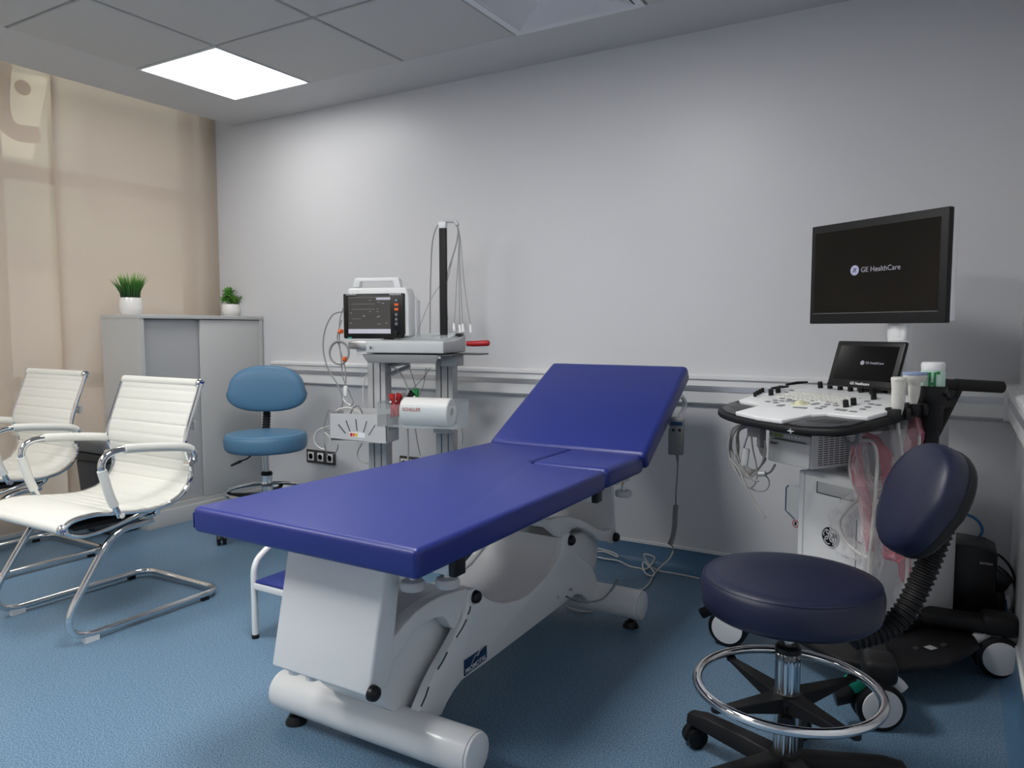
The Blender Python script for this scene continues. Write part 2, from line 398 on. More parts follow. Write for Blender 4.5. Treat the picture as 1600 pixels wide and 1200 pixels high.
part('duct_throat', MB().box(x0+.02, x1-.02, y0+.02, y1-.02, HC+.045, HC+.05), M_['dgrey'], t)
# wall guards with steel strip
def guard(mbp, mbs, a, b, n):
    """rail profile swept from a to b, n = direction out of the wall"""
    a, b, n = Vector(a), Vector(b), Vector(n)
    prof = [(0,.765),(.018,.765),(.030,.775),(.030,.872),(.040,.880),(.040,.893),(0,.900)]
    mbp.prism([a+n*d+Vector((0,0,z)) for d, z in prof], b-a)
    mbs.prism([a+n*d+Vector((0,0,z)) for d, z in ((.028,.826),(.034,.826),(.034,.850),(.028,.850))], b-a)
gp, gs = MB(), MB(); xr = px(430, 567, Y=D).x
guard(gp, gs, (xr, D, 0), (XR-.03, D, 0), (0, -1, 0))
t2 = struct('trim_2', gp, M_['trimw']); part('steel_strip', gs, M_['steel'], t2)
gp, gs = MB(), MB(); guard(gp, gs, (XR, D-.03, 0), (XR, YF+.02, 0), (-1, 0, 0))
gp.box(XR-.045, XR-.001, D-.045, D-.001, .765, .90)
t3 = struct('trim_3', gp, M_['trimw']); part('steel_strip', gs, M_['steel'], t3)
# coved skirting
def cove(name, a, b, n):
    a, b, n = Vector(a), Vector(b), Vector(n)
    pr = [(0,0),(.045,0),(.045,.002),(.028,.006),(.014,.018),(.006,.035),(.004,.1),(0,.1)]
    o = struct(name, MB().prism([a+n*d+Vector((0,0,z)) for d, z in pr], b-a), M_['cove'])
    part('cap_strip', MB().prism([a+n*d+Vector((0,0,z)) for d, z in ((0,.1),(.007,.1),(.007,.112),(0,.114))], b-a), M_['trimw'], o)
cove('baseboard_back', (XL+.2, D, 0), (XR, D, 0), (0, -1, 0))
cove('baseboard_right', (XR, D, 0), (XR, YF, 0), (-1, 0, 0))
cove('baseboard_front', (XR, YF, 0), (XL, YF, 0), (0, 1, 0))
# window wall
XW = XL
wf = MB(); Zt = 1.93
for y in (-1.5, -.55, .35, 1.32, 2.02, 3.16): wf.box(XW-.06, XW, y-.035, y+.035, 0, 2.65)
for z in (.04, .80, Zt, 2.6): wf.box(XW-.055, XW+.003, YF, D, z-.04, z+.04)
win = struct('window_1', wf, M_['wframe'])
part('glass_pane', MB().box(XW-.034, XW-.030, YF, D, 0, 2.65), M_['glass'], win)
part('jamb_strip', MB().box(-4.23, -4.21, 3.19, D-.002, 0, 2.64), mat('pale_green_jamb', (.62,.70,.62), rough=.4), win)
struct('wall_left', MB().box(XW-.12, XW-.07, YF-.1, YF+.3, 0, 2.7).box(XW-.12, XW-.07, YF, D, 2.62, 2.7).box(XW-.12, XW-.07, YF, D, -.1, .02), M_['trimw'])
# roller blinds: two widths side by side
XB = -4.17
ybl = px(346, 420, X=XB).y; ysp = px(75, 125, X=XB-.02).y
b1 = thing('roller_blind', 'wide beige translucent roller blind behind the cabinet, reaching the corner', 'blind', (XB, (ysp+ybl)/2, 0), group=None)
part('fabric', MB().box(XB-.0008, XB+.0008, ysp, ybl, .03, 2.56), M_['blind'], b1)
part('roller_tube', MB().cyl((XB, ysp, 2.575), (XB, ybl, 2.575), .022), M_['wmetal'], b1)
part('bottom_bar', MB().box(XB-.006, XB+.006, ysp, ybl, .015, .035), M_['wmetal'], b1)
b2 = thing('roller_blind', 'beige translucent roller blind at the left edge with a sign showing through', 'blind', (XB-.025, (ysp-1.2)/2, 0))
XB2 = XB-.025
part('fabric', MB().box(XB2-.0008, XB2+.0008, YF+.1, ysp+.03, .03, 2.56), M_['blind2'], b2)
part('roller_tube', MB().cyl((XB2, YF+.1, 2.575), (XB2, ysp-.03, 2.575), .022), M_['wmetal'], b2)
part('bottom_bar', MB().box(XB2-.006, XB2+.006, YF+.1, ysp+.02, .015, .035), M_['wmetal'], b2)
# window sign: film, its backlight put in as emission, hook-shaped letter and dot
XS = XW-.02
def onw(x, y, X=XS): return px(x, y, X=X)
sg = thing('window_sign', 'pale window film with backlight put in as glow, hooked letter and dot, upper left', 'sign', (XS, onw(20, 170).y, onw(20, 240).z))
m_film = mat('glowing_green_window_film', (.75,.80,.62), rough=.5, emit=(.80,.88,.78), es=1.0)
m_let = mat('rosy_letter_film', (.55,.40,.33), rough=.5)
sb = MB(); sb.prism([onw(-60, 98), onw(75, 122), onw(50, 250), onw(-60, 232)], (.003, 0, 0)); part('film', sb, m_film, sg)
pts = spline([onw(4, 96, XS+.008), onw(1, 150, XS+.008), onw(6, 185, XS+.008), onw(24, 206, XS+.008), onw(62, 211, XS+.008)], 6)
sb = MB().tube(pts, .045, 12, flat=.12); part('letter', sb, m_let, sg)
c = onw(35, 137, XS+.008); part('dot', MB().cyl(c, c+Vector((.004, 0, 0)), .04), m_let, sg)
# the house across the street, seen faintly through the blinds
XN = -9.5
hb = thing('neighbour_building', 'pale building across the street, faint through the blinds', 'building', (XN, 4, 0))
nb = MB(); nb.box(XN-.5, XN, -6, 14, -3, 1.9); part('wall', nb, M_['facade'], hb)
nb = MB(); nb.box(XN-.6, XN-.1, -6, 14, 1.9, 5.2); part('upper_wall', nb, M_['facade2'], hb)
part('cornice', MB().box(XN, XN+.12, -6, 14, 1.84, 2.05), M_['wframe'], hb)
for y0_, y1_, z0_, z1_ in ((1.0, 2.2, -.6, 1.2), (2.9, 4.2, -.6, 1.2), (8.3, 9.4, -.6, 1.2), (1.0, 2.0, 2.5, 3.9), (3.2, 4.3, 2.5, 3.9), (5.6, 6.8, 2.5, 3.9), (8.2, 9.2, 2.5, 3.9)):
    part('window', MB().box(XN-.02, XN+.03, y0_, y1_, z0_, z1_), M_['wframe'], hb)
ar = spline([(XN+.05, 5.0, -2), (XN+.05, 5.1, .3), (XN+.05, 5.7, 1.2), (XN+.05, 6.4, 1.45), (XN+.05, 7.1, 1.1), (XN+.05, 7.6, .2), (XN+.05, 7.7, -2)], 8)
part('reflection_arc', MB().tube(ar, .09, 8), M_['trimw'], hb)  # added curve imitating arc-shaped reflections on the blind

# ---------------------------------------------------------------- cabinet and plants
XCF, CZ = -3.765, 1.175
cy0 = px(222, 600, X=XCF).y; cy1 = min(3.258, px(414, 600, X=XCF).y)
cab = thing('storage_cabinet', 'light grey sliding-door cabinet in the corner under the blind', 'cabinet', (XCF-.16, (cy0+cy1)/2, 0))
xb = -4.12
c1 = MB(); c1.box(xb, XCF, cy0, cy0+.022, .09, CZ-.022); c1.box(xb, XCF, cy1-.022, cy1, .09, CZ-.022); c1.box(xb, xb+.01, cy0+.022, cy1-.022, .09, CZ-.022); c1.box(xb, XCF-.002, cy0+.022, cy1-.022, .09, .115)
part('body', c1, M_['cab'], cab)
part('top', MB().box(xb, XCF+.004, cy0-.003, cy1+.003, CZ-.022, CZ), M_['cab'], cab, bevel=.002)
part('plinth', MB().box(xb, XCF+.012, cy0, cy1, 0, .09), M_['cab'], cab, bevel=.002)
ym = px(317, 600, X=XCF).y
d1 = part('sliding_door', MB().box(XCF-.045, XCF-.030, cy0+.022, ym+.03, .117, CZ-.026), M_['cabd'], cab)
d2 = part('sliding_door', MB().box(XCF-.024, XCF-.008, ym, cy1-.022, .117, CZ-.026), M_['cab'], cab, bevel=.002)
def pot(mb, c, r, h):
    mb.lathe([(r*.78, 0), (r*.9, h*.08), (r, h*.45), (r*.97, h*.8), (r*.9, h), (r*.80, h), (r*.80, h*.9), (.001, h*.9)], c, 28)
p0 = px(205, 487, X=-3.99); p0.z = CZ
tg = thing('potted_grass', 'spiky artificial grass in a white round pot, on the cabinet left end', 'plant', p0)
mb = MB(); pot(mb, p0, .062, .095); part('pot', mb, M_['pot'], tg)
mb = MB().cyl(p0+Vector((0,0,.08)), p0+Vector((0,0,.087)), .048); part('soil', mb, M_['soil'], tg)
mb = MB()
for i in range(150):
    a = random.uniform(0, 2*PI); r = .046*math.sqrt(random.random()); lean = r/.046*random.uniform(.3, .9)+.05; L = random.uniform(.105, .165)*(1-.25*lean*.5)
    b = p0+Vector((r*math.cos(a), r*math.sin(a), .085)); dr = Vector((math.cos(a), math.sin(a), 0))
    P = [b+dr*(lean*.055*t*t*1.2)+Vector((0,0,L*t*(1-.06*lean*t))) for t in (0, .35, .7, 1)]
    mb.tube(P, [.0032, .003, .0022, .0004], 4)
part('grass_blades', mb, M_['grassg'], tg, kind='stuff')
p0 = px(361, 487, X=-4.02); p0.z = CZ
ts = thing('potted_succulent', 'small mixed succulent in a white round pot, on the cabinet right end', 'plant', p0)
mb = MB(); pot(mb, p0, .058, .078); part('pot', mb, M_['pot'], ts)
part('soil', MB().cyl(p0+Vector((0,0,.066)), p0+Vector((0,0,.072)), .045), M_['soil'], ts)
def rosette(c, R_, tilt, n, wid, up0):
    mb = MB()
    for i in range(n):
        a = i*2.4; k = i/n; e = up0+(1-k)*.1+k*1.1
        d = Vector((math.cos(a)*math.cos(e), math.sin(a)*math.cos(e), math.sin(e))); d = tilt @ d
        L = R_*(1-.45*k); P = [c, c+d*L*.5, c+d*L*.85, c+d*L]
        mb.tube(P, [wid*.5, wid, wid*.8, wid*.1], 6, flat=.4)
    return mb
I3 = Matrix.Identity(3)
rt_ = Vector((math.cos(YAW), math.sin(YAW), 0))
for off, z, R_, n, w, u0 in ((-.014, .150, .050, 26, .008, 0.), (-.034, .108, .044, 20, .008, 0.), (.006, .120, .036, 16, .007, 0.)):
    part('rosette', rosette(p0+rt_*off+Vector((0,0,z)), R_, Matrix.Rotation(-.9, 3, rt_).inverted(), n, w*1.3, u0), M_['leaf'], ts)
part('spiky_rosette', rosette(p0+rt_*.024+Vector((0,0,.078)), .085, I3, 34, .0055, .45), M_['grass'], ts)
mb = MB(); 
for off, z in ((-.014, .150), (-.034, .108), (.006, .120)): mb.cyl(p0+Vector((0,0,.06)), p0+rt_*off+Vector((0,0,z)), .004)
part('stem', mb, M_['leaf'], ts)

# ---------------------------------------------------------------- wall sockets
def socket_strip(x0, y0, x1, y1, label, n=3):
    a = px(x0, y0, Y=D); b = px(x1, y1, Y=D); z0 = min(a.z, b.z); z1 = z0+.08
    t = thing('wall_socket', label, 'socket', ((a.x+b.x)/2, D, z0))
    part('frame', MB().box(a.x, b.x, D-.010, D, z0, z1), M_['socket'], t, bevel=.002)
    w = (b.x-a.x)/n
    for i in range(n):
        c = Vector((a.x+w*(i+.5), D-.010, (z0+z1)/2))
        o = part('outlet', MB().box(c.x-.024, c.x+.024, D-.013, D-.008, c.z-.026, c.z+.026), M_['wplas'], t, bevel=.002)
        R = Matrix.Rotation(PI/2, 3, 'X')
        part('recess', MB().lathe([(.018, 0), (.018, .0008), (.016, .0008), (.0155, -.0)], (c.x, D-.0131, c.z), 20, R), M_['mgrey'], o)
    return t
socket_strip(480.5, 701, 525, 727, 'dark-framed triple wall socket between the pale blue stool and the trolley')
socket_strip(626, 716, 655, 737, 'dark-framed socket peeping over the couch behind the trolley', 2)

# ---------------------------------------------------------------- visitor chairs
def visitor_chair(label):
    ox, oy = -2.84, 1.72
    t = thing('visitor_chair', label, 'chair', (ox, oy, 0), 0)
    xl, xr = -3.10, -2.58
    prof = [(1.362,.425),(1.40,.447),(1.47,.452),(1.548,.442),(1.64,.430),(1.715,.427),(1.782,.440),(1.832,.472),(1.860,.52),(1.862,.565),(1.848,.61),(1.840,.65),(1.850,.70),(1.875,.77),(1.900,.835),(1.918,.885)]
    pr = spline([(0, y, z) for y, z in prof], 8)
    # seat sling with stitched channels
    L = [0]
    for a, b in zip(pr, pr[1:]): L.append(L[-1]+(b-a).length)
    tot = L[-1]; rows = [[], []]
    N = [None]*len(pr)
    for i in range(len(pr)):
        d = (pr[min(i+1, len(pr)-1)]-pr[max(i-1, 0)]).normalized(); N[i] = Vector((0, -d.z, d.y))
    # resample finely
    top, bot = [], []; ns = 170; j = 0
    for q in range(ns+1):
        s_ = tot*q/ns
        while j < len(L)-2 and L[j+1] < s_: j += 1
        f = (s_-L[j])/max(1e-9, L[j+1]-L[j]); p = pr[j].lerp(pr[j+1], f); n = N[j].lerp(N[j+1], f).normalized()
        chan = .0467; ph = (s_/chan) % 1.0; g_ = 0 if (s_ < .15) else -.0045*math.exp(-((min(ph, 1-ph))*chan/.0035)**2)
        top.append(p+n*(.007+g_)); bot.append(p-n*.007)
    sec = top+bot[::-1]
    mb = MB(); n_ = len(sec)
    xs = [xl+.012, xl+.03, xr-.03, xr-.012]
    vs = []
    for k, x in enumerate(xs):
        for i, p in enumerate(sec):
            q = p.copy()
            if k in (0, 3):
                o = top[i] if i < len(top) else bot[::-1][i-len(top)]; other = (bot[i] if i < len(top) else top[::-1][i-len(top)])
                q = p.lerp(other, .25)
            vs.append(Vector((x, q.y, q.z)))
    fs = []
    for k in range(3):
        for i in range(n_): fs.append((k*n_+i, k*n_+(i+1) % n_, (k+1)*n_+(i+1) % n_, (k+1)*n_+i))
    m2 = len(top)
    for k, e in ((0, 0), (3, 1)):
        for i in range(m2-1): fs.append((k*n_+i, k*n_+i+1, k*n_+n_-2-i, k*n_+n_-1-i))
    mb.add(vs, fs); part('seat_sling', mb, M_['cream'], t, smooth=50)
    # rolled front and top ends
    for (y, z), nm in (((1.366,.418), 'front_roll'), ((1.920,.882), 'top_roll')):
        o = part(nm, MB().cyl((xl+.012, y, z), (xr-.008, y, z), .017), M_['cream'], t)
        for x, s_ in ((xl+.012, -1), (xr-.008, 1)):
            R = Matrix.Rotation(s_*PI/2, 3, 'Y')
            part('end_cap', MB().lathe([(.018, -.004), (.018, .006), (.015, .010), (.009, .008), (.008, .012), (.001, .012)], (x, y, z), 20, R), M_['chrome'], o)
    for x in (xl, xr):
        part('side_rail', MB().tube([(x, p.y, p.z-.004) for p in pr], .0085, 8), M_['chrome'], t)
    # arms
    for x in (xl-.008, xr+.008):
        ap = [(1.560,.425),(1.528,.50),(1.508,.575),(1.500,.615),(1.512,.645),(1.545,.662),(1.60,.665),(1.70,.657),(1.81,.643),(1.850,.632),(1.872,.612),(1.872,.585),(1.848,.572)]
        path = spline([(x, y, z) for y, z in ap], 5)
        part('armrest', MB().tube(path, .0125, 10), M_['chrome'], t)
        part('arm_pad', MB().tube([p for p in path if p.y < 1.57 and .46 < p.z < .605], .0165, 12), M_['cream'], t, label='white sleeve on the upright of the armrest')
        hp = [p for p in path if 1.585 < p.y < 1.862 and p.z > .60]
        part('arm_pad', MB().tube(hp, .0170, 12), M_['cream'], t, label='white sleeve on the top of the armrest')
        s_ = 1 if x > -2.8 else -1
        for yy, zz in ((1.848, .572), (1.560, .430)): part('arm_bolt', MB().cyl((x-s_*.02, yy, zz), (x+s_*.016, yy, zz), .011, n=12), M_['chrome'], t)
    # cantilever sled
    r = .0125; a, b = xl+.012, xr-.012; y1 = 1.99
    L_ = [(a, 1.70, .378), (a, 1.56, .372), (a, 1.37, .115), (a, 1.395, r+.012), (a, y1, r+.012)]
    path = fillet([(a, 1.70, .378), (a, 1.545, .372), (a, 1.365, .10), (a, 1.40, r+.012), (a, y1, r+.012), (b, y1, r+.012), (b, 1.40, r+.012), (b, 1.365, .10), (b, 1.545, .372), (b, 1.70, .378)], .075, 8)
    part('sled_frame', MB().tube(path, r, 12), M_['chrome'], t)
    for x in (a, b):
        part('glide', MB().box(x-.011, x+.011, 1.425, 1.475, 0, .022), M_['wplas'], t)
        part('glide', MB().box(x-.008, x+.008, y1-.09, y1-.06, 0, .016), M_['blackm'], t)
    # cross bars and black seat support
    for x in (xl+.006, xr-.006): part('under_rail', MB().tube(spline([(x, 1.372, .410), (x, 1.395, .392), (x, 1.44, .381), (x, 1.52, .386), (x, 1.60, .402), (x, 1.69, .418)], 6), .008, 8), M_['chrome'], t)
    part('cross_bar', MB().tube(spline([(xl, 1.72, .420), (xl+.07, 1.71, .388), (xr-.07, 1.71, .388), (xr, 1.72, .420)], 6), .010, 8), M_['chrome'], t)
    part('seat_support', MB().box(xl+.012, xr-.012, 1.41, 1.68, .400, .418), M_['black'], t, bevel=.006)
    part('back_bar', MB().cyl((xl, 1.868, .71), (xr, 1.868, .71), .007, n=10), M_['chrome'], t)
    part('back_clip', MB().box(xr-.008, xr+.006, 1.878, 1.892, .70, .735), M_['alu'], t)
    return t
ch = visitor_chair('white ribbed visitor chair on chrome sled, nearest the couch')
dup(ch, (-2.84-.97, 1.72+.095, 0), 0, 'white ribbed visitor chair cut by the left edge, in front of the bin')

# ---------------------------------------------------------------- waste bin
q0 = Vector((-3.94, 2.34, 0))
tb = thing('waste_bin', 'dark slate waste bin with lighter lid behind the left chair', 'bin', q0)
mb = MB(); lo_ = [(-4.07, 2.27, 0), (-3.82, 2.27, 0), (-3.82, 2.43, 0), (-4.07, 2.43, 0)]; hi_ = [(-4.09, 2.24, .40), (-3.785, 2.24, .40), (-3.785, 2.435, .40), (-4.09, 2.435, .40)]; mb.add(lo_+hi_, [(3,2,1,0),(4,5,6,7),(0,1,5,4),(1,2,6,5),(2,3,7,6),(3,0,4,7)]); part('body', mb, M_['binb'], tb, bevel=.02, seg=3)
part('lid', MB().box(-4.10, -3.775, 2.22, 2.44, .44, .515), M_['mgrey'], tb, bevel=.025, seg=3)
part('rim', MB().box(-4.097, -3.778, 2.223, 2.438, .40, .44), M_['dgrey'], tb, bevel=.008)

# ---------------------------------------------------------------- swivel stools
def caster(mb_f, mb_w, c, ang, r=.026):
    d = Vector((math.cos(ang), math.sin(ang), 0)); s = Vector((-d.y, d.x, 0))
    for k in (-1, 1):
        mb_w.tube([c+s*k*.005+Vector((0,0,r)), c+s*k*.008+Vector((0,0,r)), c+s*k*.020+Vector((0,0,r)), c+s*k*.023+Vector((0,0,r))], [r*.9, r, r, r*.8], 18)
    mb_f.cyl(c+Vector((0,0,r)), c+Vector((0,0,r*2.5)), .008, n=10)
    mb_f.tube(spline([c+d*.028+Vector((0,0,r*1.0)), c+d*.012+Vector((0,0,r*2.15)), c-d*.012+Vector((0,0,r*2.15)), c-d*.02+Vector((0,0,r*1.3))], 4), .0065, 8)
def stool(cx, cy, label, matl, seat_z, seat_r, thick, ring_z, ring_r, ang0, back_dir, back_c, back_rx, back_rz, back_n, tilt, base_r=.24, arms0=0, lever=True, ribs=26, bellow=None, egg=0, ribr=.021):
    t = thing('swivel_stool', label, 'stool', (cx, cy, 0))
    O = Vector((cx, cy, 0))
    R0 = seat_r
    prof = [(R0*.80, seat_z-thick), (R0*.93, seat_z-thick+.002), (R0*.98, seat_z-thick+.012), (R0, seat_z-thick+.03), (R0*1.005, seat_z-.035), (R0*.995, seat_z-.022), (R0*.975, seat_z-.010), (R0*.955, seat_z-.0075), (R0*.945, seat_z-.005), (R0*.80, seat_z), (R0*.4, seat_z+.001), (.001, seat_z+.001)]
    st = part('seat', MB().lathe(prof, O, 64), matl, t, smooth=60)
    part('seam', MB().tube([O+Vector((R0*.968*math.cos(a*PI/32), R0*.968*math.sin(a*PI/32), seat_z-.0085)) for a in range(64)], .0018, 6, closed=True), matl, st)
    part('seat_plate', MB().cyl(O+Vector((0,0,seat_z-thick-.012)), O+Vector((0,0,seat_z-thick+.002)), R0*.45, n=32), M_['blackm'], t)
    part('piston', MB().cyl(O+Vector((0,0,ring_z+.08)), O+Vector((0,0,seat_z-thick)), .013), M_['satin'], t)
    fl = MB(); fl.cyl(O+Vector((0,0,.075)), O+Vector((0,0,ring_z+.092)), .0255, n=28)
    for k in range(8):
        a = k*PI/4; fl.cyl(O+Vector((.0205*math.cos(a), .0205*math.sin(a), .075)), O+Vector((.0205*math.cos(a), .0205*math.sin(a), ring_z+.09)), .0085, n=12)
    part('column', fl, M_['chrome'], t)
    part('collar', MB().lathe([(.030, 0), (.030, .013), (.024, .020), (.014, .020)], O+Vector((0,0,ring_z+.086)), 24), M_['black'], t)
    part('collar', MB().lathe([(.040, 0), (.040, .012), (.032, .020), (.030, .020)], O+Vector((0,0,ring_z-.030)), 24), M_['black'], t)
    part('foot_ring', MB().tube([O+Vector((ring_r*math.cos(a*PI/36), ring_r*math.sin(a*PI/36), ring_z)) for a in range(72)], .0115, 12, closed=True), M_['chrome'], t, smooth=80)
    for k in range(4):
        a = arms0+k*PI/2; d = Vector((math.cos(a), math.sin(a), 0)); s = Vector((-d.y, d.x, 0)); z = ring_z-.022
        w0, w1 = .024, .010
        q = [O+d*.025-s*w0, O+d*.025+s*w0, O+d*(ring_r-.004)+s*w1, O+d*(ring_r-.004)-s*w1]
        lo = [p+Vector((0,0,z-.030 if i < 2 else z)) for i, p in enumerate(q)]; hi = [p+Vector((0,0,z+.008)) for p in q]
        part('ring_arm', MB().add(lo+hi, [(0,3,2,1),(4,5,6,7),(0,1,5,4),(1,2,6,5),(2,3,7,6),(3,0,4,7)]).cyl(O+d*(ring_r-.004)+Vector((0,0,z)), O+d*(ring_r-.004)+Vector((0,0,z+.012)), .012, n=14), M_['blackm'], t, bevel=.002, seg=1)
    d = Vector((math.cos(arms0+PI*1.25+.5), math.sin(arms0+PI*1.25+.5), 0))
    d = Vector((-O.x, -O.y, 0)).normalized()
    part('ring_knob', MB().cyl(O+d*.02+Vector((0,0,ring_z-.070)), O+d*.058+Vector((0,0,ring_z-.070)), .021, n=20), M_['black'], t)
    part('hub', MB().lathe([(.030, .035), (.046, .045), (.044, .075), (.032, .094), (.024, .094)], O, 24), M_['blackm'], t)
    for k in range(5):
        a = ang0+k*2*PI/5; d = Vector((math.cos(a), math.sin(a), 0)); s = Vector((-d.y, d.x, 0))
        P = [(.02, .034, .045, .088), (.10, .027, .050, .093), (base_r-.03, .023, .060, .097), (base_r+.016, .020, .062, .088)]
        vs = []
        for r, w, z0, z1 in P:
            for sw, z in ((-1, z0), (1, z0), (.75, z1), (-.75, z1)): vs.append(O+d*r+s*w*sw+Vector((0,0,z)))
        fs = [(i*4+j, i*4+(j+1) % 4, i*4+4+(j+1) % 4, i*4+4+j) for i in range(3) for j in range(4)]+[(3,2,1,0), (12,13,14,15)]
        leg = part('leg', MB().add(vs, fs), M_['blackm'], t, bevel=.004, seg=2)
        f, w = MB(), MB(); caster(f, w, O+d*base_r, a+1.1+k*.9, .0275)
        part('caster_fork', f, M_['blackm'], leg); part('caster_wheel', w, M_['black'], leg)
    # back pad
    n = Vector(back_n).normalized(); side = Vector((-n.y, n.x, 0)).normalized()   # n horizontal, towards sitter
    up = (Vector((0,0,1))*math.cos(tilt)-n*math.sin(tilt)); nn = side.cross(up).normalized()
    if nn.dot(n) < 0: nn = -nn
    Rm = Matrix((side, up, nn)).transposed()
    bc = Vector(back_c); m_ = 40; prof2 = []
    def outline(k, sc):
        a = 2*PI*k/m_; ca, sa = math.cos(a), math.sin(a); e = 2/(2.5 if egg > 0 else 2.15)
        x = math.copysign(abs(ca)**e, ca)*back_rx; y = math.copysign(abs(sa)**e, sa)*back_rz
        if egg and y < 0: y *= 1; x *= 1+egg*.05
        x *= 1-egg*.10*(y/back_rz)
        return x*sc, y*sc
    layers = [(.90, -.012), (.985, -.006), (1.0, .004), (1.0, .022), (.97, .036), (.90, .045), (.7, .052), (.4, .055), (.01, .056)]
    vs = []
    for sc, h in layers:
        for k in range(m_):
            x, y = outline(k, sc); hh = h-.035*(x/back_rx)**2*0+ .10*(x*x)*1.6
            vs.append(bc+Rm @ Vector((x, y, hh)))
    fs = [(i*m_+j, i*m_+(j+1) % m_, (i+1)*m_+(j+1) % m_, (i+1)*m_+j) for i in range(len(layers)-1) for j in range(m_)]+[list(range((len(layers)-1)*m_, len(layers)*m_))]
    bp = part('backrest', MB().add(vs, fs+[list(range(m_))[::-1]]), matl, t, smooth=70)
    vs = []
    for sc, h in ((.80, -.030), (.95, -.026), (.985, -.018), (1.0, -.008), (.99, -.004)):
        for k in range(m_):
            x, y = outline(k, sc); vs.append(bc+Rm @ Vector((x, y, h+.16*x*x)))
    part('back_shell', MB().add(vs, [(i*m_+j, i*m_+(j+1) % m_, (i+1)*m_+(j+1) % m_, (i+1)*m_+j) for i in range(4) for j in range(m_)]+[list(range(m_))[::-1]]), M_['blackm'], t, smooth=60)
    # bellows round the back bar
    path = spline([Vector(p) for p in bellow], 10)
    L = sum((b-a).length for a, b in zip(path, path[1:])); step = L/(ribs*4); fine = []; acc = 0; j = 0
    cum = [0]
    for a, b in zip(path, path[1:]): cum.append(cum[-1]+(b-a).length)
    for q in range(ribs*4+1):
        s_ = min(q*step, L-1e-6)
        while cum[j+1] < s_: j += 1
        fine.append(path[j].lerp(path[j+1], (s_-cum[j])/(cum[j+1]-cum[j])))
    part('bellows', MB().tube(fine, [ribr if (q % 4) in (1, 2) else ribr*.84 for q in range(len(fine))], 18, flat=.8), M_['blackm'], t, smooth=30)
    part('back_bar', MB().tube([O+Vector((0,0,seat_z-thick-.006))]+[path[0], path[2]], .010, 8), M_['blackm'], t)
    if lever:
        l0 = O+Vector((0,0,seat_z-thick-.010)); rr = Vector((-math.cos(YAW), -math.sin(YAW), 0))
        lp = [l0, l0+rr*.06+Vector((0,0,-.004)), l0+rr*.10+Vector((0,0,-.035)), l0+rr*.135+Vector((0,0,-.05)), l0+rr*.19+Vector((0,0,-.075))]
        part('height_lever', MB().tube(spline(lp, 4), .004, 8).tube([lp[3], lp[4]], [.008, .006], 8), M_['black'], t)
    return t
bc_d = px(1446, 784, Y=1.93); n_d = Vector((-.90, -.44, 0))
stool(-.321, 1.818, 'large navy blue swivel stool with backrest and chrome foot ring, nearest the camera', M_['navy'], .524, .2035, .090, .250, .208,
      math.radians(164), None, bc_d, .135, .134, n_d, .42, base_r=.25, arms0=math.radians(53), lever=False, ribs=30,
      bellow=[px(1330, 998, Y=1.87), px(1378, 985, Y=1.91), px(1412, 958, Y=1.94), px(1440, 905, Y=1.97), px(1464, 845, Y=1.99), px(1488, 785, Y=2.01)], egg=-1.0, ribr=.032)
bc_l = px(418, 607, Y=2.875); n_l = Vector((.58, -.81, 0)); 
stool(-3.155, 2.735, 'pale steel-blue swivel stool with backrest standing beside the cabinet', M_['sky'], .548, .212, .095, .232, .213,
      math.radians(262), None, bc_l, .205, .128, n_l, .06, base_r=.27, arms0=.5, lever=True, ribs=14,
      bellow=[px(415, 690, Y=2.84), px(416, 665, Y=2.875), px(417, 650, Y=2.885), px(417, 630, Y=2.885)], egg=.9, ribr=.022)

# ---------------------------------------------------------------- step stool
sx0 = -2.115; sy0 = 1.765
stp = thing('step_stool', 'low white tubular step with blue tread, left of the couch foot', 'step', (sx0+.2, sy0+.2, 0))
sx1 = sx0+.40; sy1 = sy0+.42; tz = .205
for x in (sx0, sx1):
    part('frame_side', MB().tube(fillet([(x, sy0, .012), (x, sy0, .275), (x, sy0+.13, .345), (x, sy1, .345), (x, sy1, .012)], .045, 6), .0115, 12), M_['wmetal'], stp)
    for y in (sy0, sy1): part('foot', MB().cyl((x, y, 0), (x, y, .014), .013), M_['blackm'], stp)
part('tread_frame', MB().box(sx0, sx1, sy0-.008, sy0+.008, tz-.024, tz-.002).box(sx0, sx1, sy0+.20, sy0+.215, tz-.022, tz-.002), M_['wmetal'], stp, bevel=.002)
part('tread', MB().box(sx0+.012, sx1-.012, sy0-.006, sy0+.21, tz-.002, tz+.008), M_['bluepvc'], stp, bevel=.003)
part('upper_tread', MB().box(sx0+.012, sx1-.012, sy0+.215, sy1, .335, .350), M_['bluepvc'], stp, bevel=.003)

# ---------------------------------------------------------------- examination couch
CX, CYM = -1.292, 1.985
XP = -1.13                                  # outer face of the right-hand side panel
XQ = 2*CX-XP                                # outer face of the left-hand side panel
couch = thing('examination_couch', 'royal blue padded examination couch on a white electric base', 'examination couch', (CX, CYM, 0))
def on(x, y, X=XP): return px(x, y, X=X)
# feet tubes
for y, xs in ((1.431, (-1.60, -.955)), (2.545, (-1.60, -.965))):
    tb_ = part('foot_tube', MB().cyl((xs[0], y, .088), (xs[1], y, .088), .054, n=40), M_['wmetal'], couch, bevel=.003)
    for x, s_ in ((xs[1], 1), (xs[0], -1)):
        part('end_cap', MB().cyl((x, y, .088), (x+s_*.008, y, .088), .051, n=40), M_['wplas'], tb_, bevel=.003)
    for x in (xs[0]+.045, xs[1]-.04):
        part('rubber_foot', MB().lathe([(.030, 0), (.030, .006), (.020, .022), (.010, .024), (.010, .045)], (x, y, 0), 20), M_['black'], tb_)
